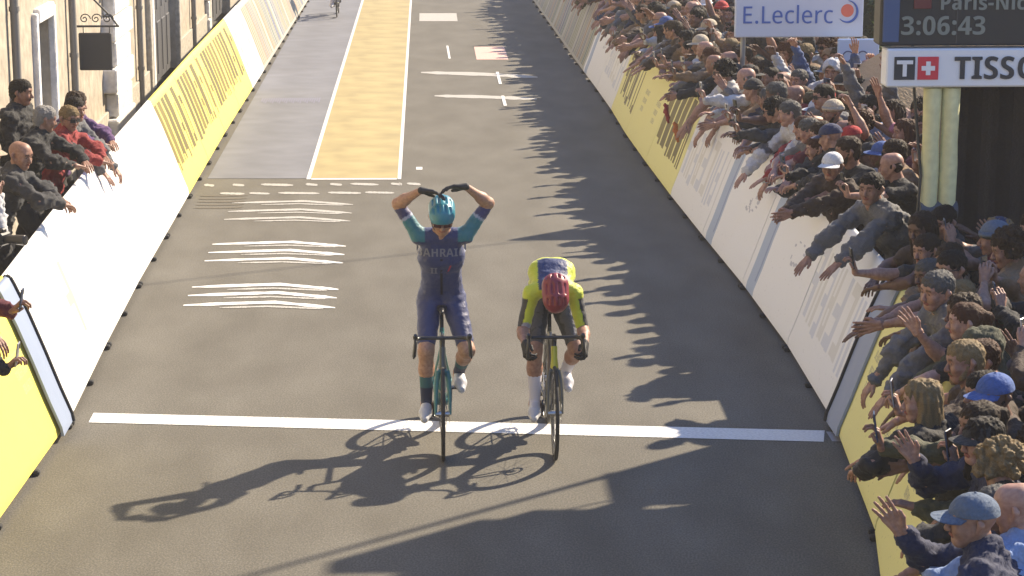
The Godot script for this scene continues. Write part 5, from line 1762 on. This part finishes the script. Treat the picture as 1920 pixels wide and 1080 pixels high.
	sheet(g, [[-0.14, -49.9], [0.68, -49.88], [0.68, -48.05], [-0.14, -48.08]], 0.004)
	ground_piece("painted_box", g, worn, road)
	g = Geo.new()
	sheet(g, [[0.39, -43.2], [0.43, -43.2], [0.45, -41.0], [0.41, -41.0]], 0.004)
	ground_piece("painted_dash", g, white, road)
	g = Geo.new()
	sheet(g, [[0.92, -42.98], [1.5, -42.96], [1.5, -40.81], [0.92, -40.83]], 0.004)
	ground_piece("painted_box", g, grained(lin(0.75, 0.5, 0.42), 0.8, 0.1, 1.0, 0.8, 0.3), road)
	for q in [[[-0.09, -38.9], [1.0, -38.6], [1.9, -38.15], 0.5], [[0.13, -35.75], [0.9, -35.6], [1.75, -35.3], 0.4]]:
		g = Geo.new()
		stroke(g, [q[0], q[1], q[2]], q[3], 0.004, 51)
		ground_piece("chalk_line", g, worn, road)
	for q in [[1.235, -38.9, -37.2], [1.22, -35.7, -34.5]]:
		g = Geo.new()
		sheet(g, [[q[0] - 0.025, q[1]], [q[0] + 0.025, q[1]], [q[0] + 0.025, q[2]], [q[0] - 0.025, q[2]]], 0.008)
		ground_piece("painted_dash", g, white, road)
	g = Geo.new()
	sheet(g, [[-0.14, -28.66], [-0.06, -28.66], [-0.06, -28.45], [-0.14, -28.45]], 0.004)
	ground_piece("painted_dash", g, white, road)
	# dark scuffed patch by the barrier
	g = Geo.new()
	for k in 5: stroke(g, [[-2.72, -26.6 + k * 0.2], [-2.4, -26.58 + k * 0.2], [-2.15, -26.62 + k * 0.2]], 0.09, 0.004, 300 + k)
	ground_piece("scuff_marks", g, mat(lin(0.1, 0.085, 0.06), 0.9), road)

	build_building()
	build_barriers()
	build_gantry()
	build_boards()
	build_hedges()
	# overhead cable between a facade hook and a pole
	g = Geo.new()
	var pts := []
	var rr := []
	for k in 31:
		var t := k / 30.0
		pts.append(Vector3(lerpf(-4.3, 12.0, t), lerpf(6.3, 6.6, t) - 1.2 * t * (1.0 - t), lerpf(-22.6, -31.6, t))); rr.append(0.014)
	g.tube(pts, rr, 6)
	whole("overhead_cable", g, mat(lin(0.02, 0.02, 0.02), 0.6), "thin black overhead cable slung across the road between facade and pole", "cable")
	var pole := thing("utility_pole", "tall grey pole holding the overhead cable behind the crowd", "pole", Vector3(12.0, 0, -31.6))
	g = Geo.new()
	g.tube([Vector3.ZERO, Vector3(0, 7, 0)], [0.1, 0.07], 14)
	part("shaft", g.mesh(), mat(lin(0.3, 0.3, 0.3), 0.6), pole)
	g = Geo.new()
	g.box(Vector3(0, 6.6, 0), Vector3(0.6, 0.06, 0.06), 0.01)
	part("crossarm", g.mesh(), mat(lin(0.2, 0.2, 0.2), 0.6), pole)
	print("setting ", Time.get_ticks_msec() - t0)

	HEAD = make_head()
	HANDS = {"open": make_hand(0.12, 0.5), "relaxed": make_hand(0.4, 0.15), "grip": make_hand(0.95, 0.0)}
	make_hair()
	print("heads ", Time.get_ticks_msec() - t0)
	# riders
	var J1 := rider_one_joints()
	var navy := Color(0.018, 0.03, 0.115)
	var teal := Color(0.02, 0.15, 0.19)
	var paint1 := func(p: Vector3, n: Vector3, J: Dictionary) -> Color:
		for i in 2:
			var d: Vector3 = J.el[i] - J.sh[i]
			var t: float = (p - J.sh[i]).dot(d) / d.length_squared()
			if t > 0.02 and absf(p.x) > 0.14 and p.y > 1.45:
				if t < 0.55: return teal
				if t < 0.62: return Color(0.3, 0.33, 0.42)  # pale streak: sun highlight painted into the sleeve colour
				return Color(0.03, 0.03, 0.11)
		if p.y > 1.5 and absf(p.x) > 0.125: return teal
		var fleck := sin(p.x * 61.0 + p.y * 23.0) * sin(p.y * 47.0 - p.x * 31.0)
		if absf(p.x) > 0.11 and p.y > 1.05 and fleck > 0.72: return Color(0.06, 0.07, 0.14)
		return navy
	var grey_print := mat(lin(0.15, 0.16, 0.21), 0.7)
	var red_print := mat(lin(0.35, 0.03, 0.07), 0.7)
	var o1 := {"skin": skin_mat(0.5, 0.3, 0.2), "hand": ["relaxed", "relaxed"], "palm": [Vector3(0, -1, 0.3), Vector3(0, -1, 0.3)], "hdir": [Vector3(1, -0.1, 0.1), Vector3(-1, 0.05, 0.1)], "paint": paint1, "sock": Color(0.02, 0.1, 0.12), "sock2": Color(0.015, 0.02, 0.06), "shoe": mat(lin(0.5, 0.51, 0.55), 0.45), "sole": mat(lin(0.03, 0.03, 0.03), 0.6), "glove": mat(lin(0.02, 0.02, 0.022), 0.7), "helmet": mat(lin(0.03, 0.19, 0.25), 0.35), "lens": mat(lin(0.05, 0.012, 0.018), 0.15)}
	var fwd := Vector3(0, -0.25, 0.97)
	o1.text = [["|", 0.16, Vector3(0.0, 1.3, -0.1), Vector3(0, 0, 1), Vector3.UP, mat(lin(0.006, 0.008, 0.02), 0.7)], ["|", 0.16, Vector3(0.0, 1.16, -0.14), Vector3(0, 0, 1), Vector3.UP, mat(lin(0.006, 0.008, 0.02), 0.7)], ["BAHRAIN", 0.085, Vector3(0.0, 1.415, -0.06), Vector3(0, 0, 1), Vector3.UP, grey_print], ["II", 0.07, Vector3(-0.055, 1.27, -0.1), Vector3(0, 0, 1), Vector3.UP, mat(lin(0.16, 0.17, 0.24), 0.7)], ["/", 0.09, Vector3(0.055, 1.28, -0.1), Vector3(0, 0, 1), Vector3.UP, red_print], ["III", 0.022, Vector3(-0.12, 0.72, 0.08), Vector3(0, 0, 1), Vector3.UP, grey_print]]
	var cf := mat(lin(0.03, 0.045, 0.05), 0.3)
	cf.clearcoat_enabled = true; cf.clearcoat = 0.6
	var tealf := mat(lin(0.03, 0.17, 0.17), 0.3)
	var yf := mat(lin(0.55, 0.5, 0.04), 0.3)
	var greyf := mat(lin(0.1, 0.1, 0.085), 0.3)
	var at1 := Vector3(0.10, 0.0, -16.13)
	var at2 := Vector3(0.905, 0.0, -16.12)
	make_bike(at1, 0.0, "dark teal racing bicycle ridden hands-free across the finish line", tealf, cf, deg_to_rad(65))
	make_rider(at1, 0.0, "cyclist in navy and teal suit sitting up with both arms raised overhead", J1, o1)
	var J2 := rider_two_joints()
	var neon := Color(0.5, 0.55, 0.03)
	var paint2 := func(p: Vector3, n: Vector3, J: Dictionary) -> Color:
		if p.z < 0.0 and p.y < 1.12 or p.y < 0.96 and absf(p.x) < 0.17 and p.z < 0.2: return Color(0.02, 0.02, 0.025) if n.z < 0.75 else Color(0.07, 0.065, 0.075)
		for i in 2:
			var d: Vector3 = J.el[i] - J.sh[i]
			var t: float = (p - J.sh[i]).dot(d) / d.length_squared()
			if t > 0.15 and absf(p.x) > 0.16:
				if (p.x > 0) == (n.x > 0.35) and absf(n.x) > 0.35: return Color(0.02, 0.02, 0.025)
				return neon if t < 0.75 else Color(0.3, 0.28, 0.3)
		if absf(p.x) < 0.11 and p.z > 0.12 and n.y > 0.1: return Color(0.012, 0.028, 0.11)
		return neon
	var o2 := {"skin": skin_mat(0.42, 0.24, 0.17), "hand": ["grip", "grip"], "palm": [Vector3(0.8, 0, -0.4), Vector3(-0.8, 0, -0.4)], "hdir": [Vector3(0.05, -0.6, 0.8), Vector3(-0.05, -0.6, 0.8)], "paint": paint2, "sock": Color(0.62, 0.6, 0.66), "shoe": mat(lin(0.55, 0.55, 0.58), 0.45), "sole": mat(lin(0.02, 0.02, 0.02), 0.6), "glove": mat(lin(0.015, 0.015, 0.016), 0.7), "helmet": mat(lin(0.2, 0.018, 0.03), 0.4), "lens": mat(lin(0.02, 0.02, 0.02), 0.15)}
	var b2 := make_bike(at2, 0.0, "racing bicycle with yellow head tube under the crouched rider", greyf, yf, deg_to_rad(65))
	var r2 := make_rider(at2, 0.0, "cyclist in neon yellow and blue jersey crouched head down in red helmet", J2, o2)
	var bottle_m := mat(lin(0.5, 0.5, 0.52), 0.4)
	for a in [at1, at2]:
		g = Geo.new()
		g.lathe([[0.0, 0.0], [0.036, 0.0], [0.036, 0.06], [0.033, 0.07], [0.036, 0.08], [0.036, 0.14], [0.015, 0.165], [0.012, 0.19], [0.0, 0.19]], Transform3D(Basis.from_euler(Vector3(0.62, 0, 0)), Vector3(0, 0.40, 0.15)), 16)
		whole("water_bottle", g, bottle_m, "pale bottle on the down tube of the %s bicycle" % ["hands-free winner's", "crouched rider's"][0 if a == at1 else 1], "bottle", a, 0.0, "bottles on the bicycles")
	# a chasing rider far up the road, wheels and feet just in the frame
	var b3: Node3D = b2.duplicate()
	b3.name = numbered("racing_bicycle")
	add_child(b3)
	b3.position = Vector3(-1.93, 0.012, -49.55)
	b3.set_meta("label", "front wheel of a chasing bicycle at the far end of the strips")
	var r3: Node3D = r2.duplicate()
	r3.name = numbered("person")
	add_child(r3)
	r3.position = Vector3(-1.93, 0.012, -49.55)
	r3.set_meta("label", "chasing cyclist on the grey strip far up the road")
	print("riders ", Time.get_ticks_msec() - t0)

	# crowd
	var FWD := Vector3(0, 0, 1)
	var out := [Vector3(-1, -0.4, -0.2), Vector3(1, -0.4, -0.2)]
	var down := [Vector3(-0.5, -1, -0.2), Vector3(0.5, -1, -0.2)]
	make_pose("lean_bang", {"lean": 42, "yaw": 28, "pitch": -14, "wr": [Vector3(-0.24, 0.93, 0.66), Vector3(0.2, 0.98, 0.68)], "pole": [Vector3(-0.7, 0.9, 0), Vector3(0.7, 0.9, 0)], "hand": ["open", "open"], "palm": [Vector3(0, -0.3, -1), Vector3(0, -0.3, -1)], "says": "banging barrier"})
	make_pose("hang", {"lean": 38, "yaw": 22, "pitch": -8, "roll": -5, "wr": [Vector3(-0.2, 0.86, 0.56), Vector3(0.24, 0.9, 0.6)], "pole": [Vector3(-0.5, 0.8, 0.5), Vector3(0.5, 0.8, 0.5)], "hand": ["relaxed", "open"], "palm": [Vector3(0, -0.3, -1), Vector3(0, -0.3, -1)], "says": "arms hanging over"})
	make_pose("lean_wave", {"lean": 30, "yaw": 36, "pitch": -12, "roll": 8, "wr": [Vector3(-0.3, 1.62, 0.5), Vector3(0.22, 1.0, 0.6)], "pole": [Vector3(-1, -0.4, 0.1), Vector3(0.6, 0.7, 0)], "hand": ["open", "open"], "palm": [FWD, Vector3(0, -0.3, -1)], "says": "waving low"})
	make_pose("lean_shout", {"lean": 22, "yaw": 20, "pitch": -8, "wr": [Vector3(-0.09, 1.5, 0.4), Vector3(0.26, 1.2, 0.4)], "pole": [Vector3(-0.8, -1, 0.2), Vector3(1, 0.1, 0)], "hand": ["open", "relaxed"], "palm": [Vector3(1, 0, 0), Vector3(0, -1, 0)], "hdir": [Vector3(0.15, 0.7, 0.5), Vector3.ZERO], "says": "shouting"})
	make_pose("lean_reach", {"lean": 36, "yaw": 34, "pitch": -10, "roll": 6, "wr": [Vector3(-0.22, 1.05, 0.74), Vector3(0.26, 1.19, 0.38)], "pole": [Vector3(-0.6, 0.5, 0), Vector3(0.9, 0.2, -0.4)], "hand": ["open", "relaxed"], "palm": [Vector3(0, -1, 0), Vector3(0, -1, 0)], "says": "reaching over"})
	make_pose("lean_clap", {"lean": 26, "yaw": 30, "pitch": -6, "wr": [Vector3(-0.06, 1.24, 0.56), Vector3(0.05, 1.25, 0.56)], "pole": out, "hand": ["open", "open"], "palm": [Vector3(1, 0, 0), Vector3(-1, 0, 0)], "says": "leaning to clap"})
	make_pose("lean_phone", {"lean": 28, "yaw": 26, "pitch": -4, "wr": [Vector3(-0.16, 1.4, 0.66), Vector3(0.22, 1.2, 0.42)], "pole": down, "hand": ["grip", "relaxed"], "palm": [FWD, Vector3(0, -1, 0)], "hdir": [Vector3(0, 1, 0.25), Vector3.ZERO], "phone": 1, "says": "holding phone"})
	make_pose("rest", {"lean": 24, "yaw": 34, "pitch": 2, "wr": [Vector3(-0.1, 1.21, 0.4), Vector3(0.12, 1.21, 0.42)], "pole": [Vector3(-1, -0.1, 0), Vector3(1, -0.1, 0)], "hand": ["relaxed", "relaxed"], "palm": [Vector3(0, -1, 0), Vector3(0, -1, 0)], "says": "resting on rail"})
	make_pose("clap", {"lean": 8, "yaw": 16, "pitch": 0, "wr": [Vector3(-0.06, 1.28, 0.34), Vector3(0.05, 1.29, 0.34)], "pole": down, "hand": ["open", "open"], "palm": [Vector3(1, 0, 0), Vector3(-1, 0, 0)], "hdir": [Vector3(0.1, 0.8, 0.6), Vector3(-0.1, 0.8, 0.6)], "says": "clapping"})
	make_pose("phone_up", {"lean": 6, "yaw": 4, "pitch": -4, "wr": [Vector3(-0.07, 1.6, 0.34), Vector3(0.07, 1.6, 0.34)], "pole": out, "hand": ["grip", "grip"], "palm": [Vector3(1, 0, 0.4), Vector3(-1, 0, 0.4)], "hdir": [Vector3(0.2, 1, 0.1), Vector3(-0.2, 1, 0.1)], "phone": 2, "says": "filming"})
	make_pose("cheer", {"lean": 4, "yaw": 18, "pitch": -6, "wr": [Vector3(-0.38, 1.93, 0.12), Vector3(0.34, 1.95, 0.16)], "pole": [Vector3(-1, 0.3, 0), Vector3(1, 0.3, 0)], "hand": ["open", "grip"], "palm": [FWD, FWD], "says": "arms up"})
	make_pose("fist", {"lean": 8, "yaw": 20, "pitch": 0, "wr": [Vector3(-0.28, 1.88, 0.22), Vector3(0.24, 1.1, 0.3)], "pole": [Vector3(-1, 0, 0.2), Vector3(0.6, -0.6, -1)], "hand": ["grip", "relaxed"], "palm": [FWD, Vector3(-1, 0, 0)], "says": "fist raised"})
	make_pose("wave", {"lean": 14, "yaw": 18, "pitch": -4, "wr": [Vector3(-0.2, 1.5, 0.58), Vector3(0.2, 1.22, 0.36)], "pole": [Vector3(-0.8, -0.7, 0), Vector3(1, -0.5, -0.3)], "hand": ["open", "relaxed"], "palm": [Vector3(0, -1, 0.2), Vector3(0, -1, 0)], "says": "arm outstretched"})
	make_pose("stand", {"lean": 3, "yaw": 12, "pitch": 2, "wr": [Vector3(-0.27, 0.88, 0.1), Vector3(0.27, 0.88, 0.1)], "pole": [Vector3(-0.3, 0, -1), Vector3(0.3, 0, -1)], "hand": ["relaxed", "relaxed"], "palm": [Vector3(1, 0, 0), Vector3(-1, 0, 0)], "says": "watching"})
	make_pose("camera_eye", {"lean": 8, "yaw": 6, "pitch": 2, "wr": [Vector3(-0.07, 1.58, 0.24), Vector3(0.07, 1.58, 0.26)], "pole": down, "hand": ["grip", "grip"], "palm": [Vector3(1, 0, 0.2), Vector3(-1, 0, 0.2)], "hdir": [Vector3(0.2, 1, 0.1), Vector3(-0.2, 1, 0.1)], "phone": 2, "says": "taking a picture"})
	make_pose("reach_mid", {"lean": 40, "yaw": 10, "pitch": -14, "wr": [Vector3(-0.1, 1.02, 0.86), Vector3(0.26, 1.16, 0.4)], "pole": [Vector3(-0.5, -0.5, 0), Vector3(1, 0.3, -0.2)], "hand": ["grip", "relaxed"], "palm": [FWD, Vector3(0, -1, 0)], "hdir": [Vector3(0.1, 0.7, 0.7), Vector3.ZERO], "phone": 1, "says": "reaching far over"})
	make_pose("reach_far", {"lean": 40, "yaw": 10, "pitch": -14, "wr": [Vector3(-0.1, 0.8, 0.84), Vector3(0.26, 1.16, 0.4)], "pole": [Vector3(-0.5, -0.5, 0), Vector3(1, 0.3, -0.2)], "hand": ["grip", "relaxed"], "palm": [FWD, Vector3(0, -1, 0)], "hdir": [Vector3(0.1, 0.7, 0.7), Vector3.ZERO], "phone": 1, "says": "reaching far over"})
	print("poses ", Time.get_ticks_msec() - t0)
	build_crowd()
	# red cloths hung over the boards
	for q in [[2.62, 0.83, -27.1], [2.66, 0.7, -26.4]]:
		var P := PackedFloat32Array()
		for k in 5: pr(P, Vector3(-0.06 + 0.03 * k, 0.05 * sin(k * 2.0), 0), 0.024, Vector3(-0.07 + 0.035 * k, -0.12 + 0.03 * cos(k * 3.0), 0.03), 0.018)
		whole("red_cloth", rough(field(P, 0.01, 0.02), 0.02, 14.0), TOPS["red"] if q[1] > 0.75 else TOPS["orange"], "%s cloth hung over the yellow barrier in front of the crowd" % ["upper red", "lower orange"][0 if q[1] > 0.75 else 1], "cloth", Vector3(q[0] + 0.3, q[1] + 0.12, q[2]), 1.57, "cloths on the yellow barrier")
	print("done ", Time.get_ticks_msec() - t0)
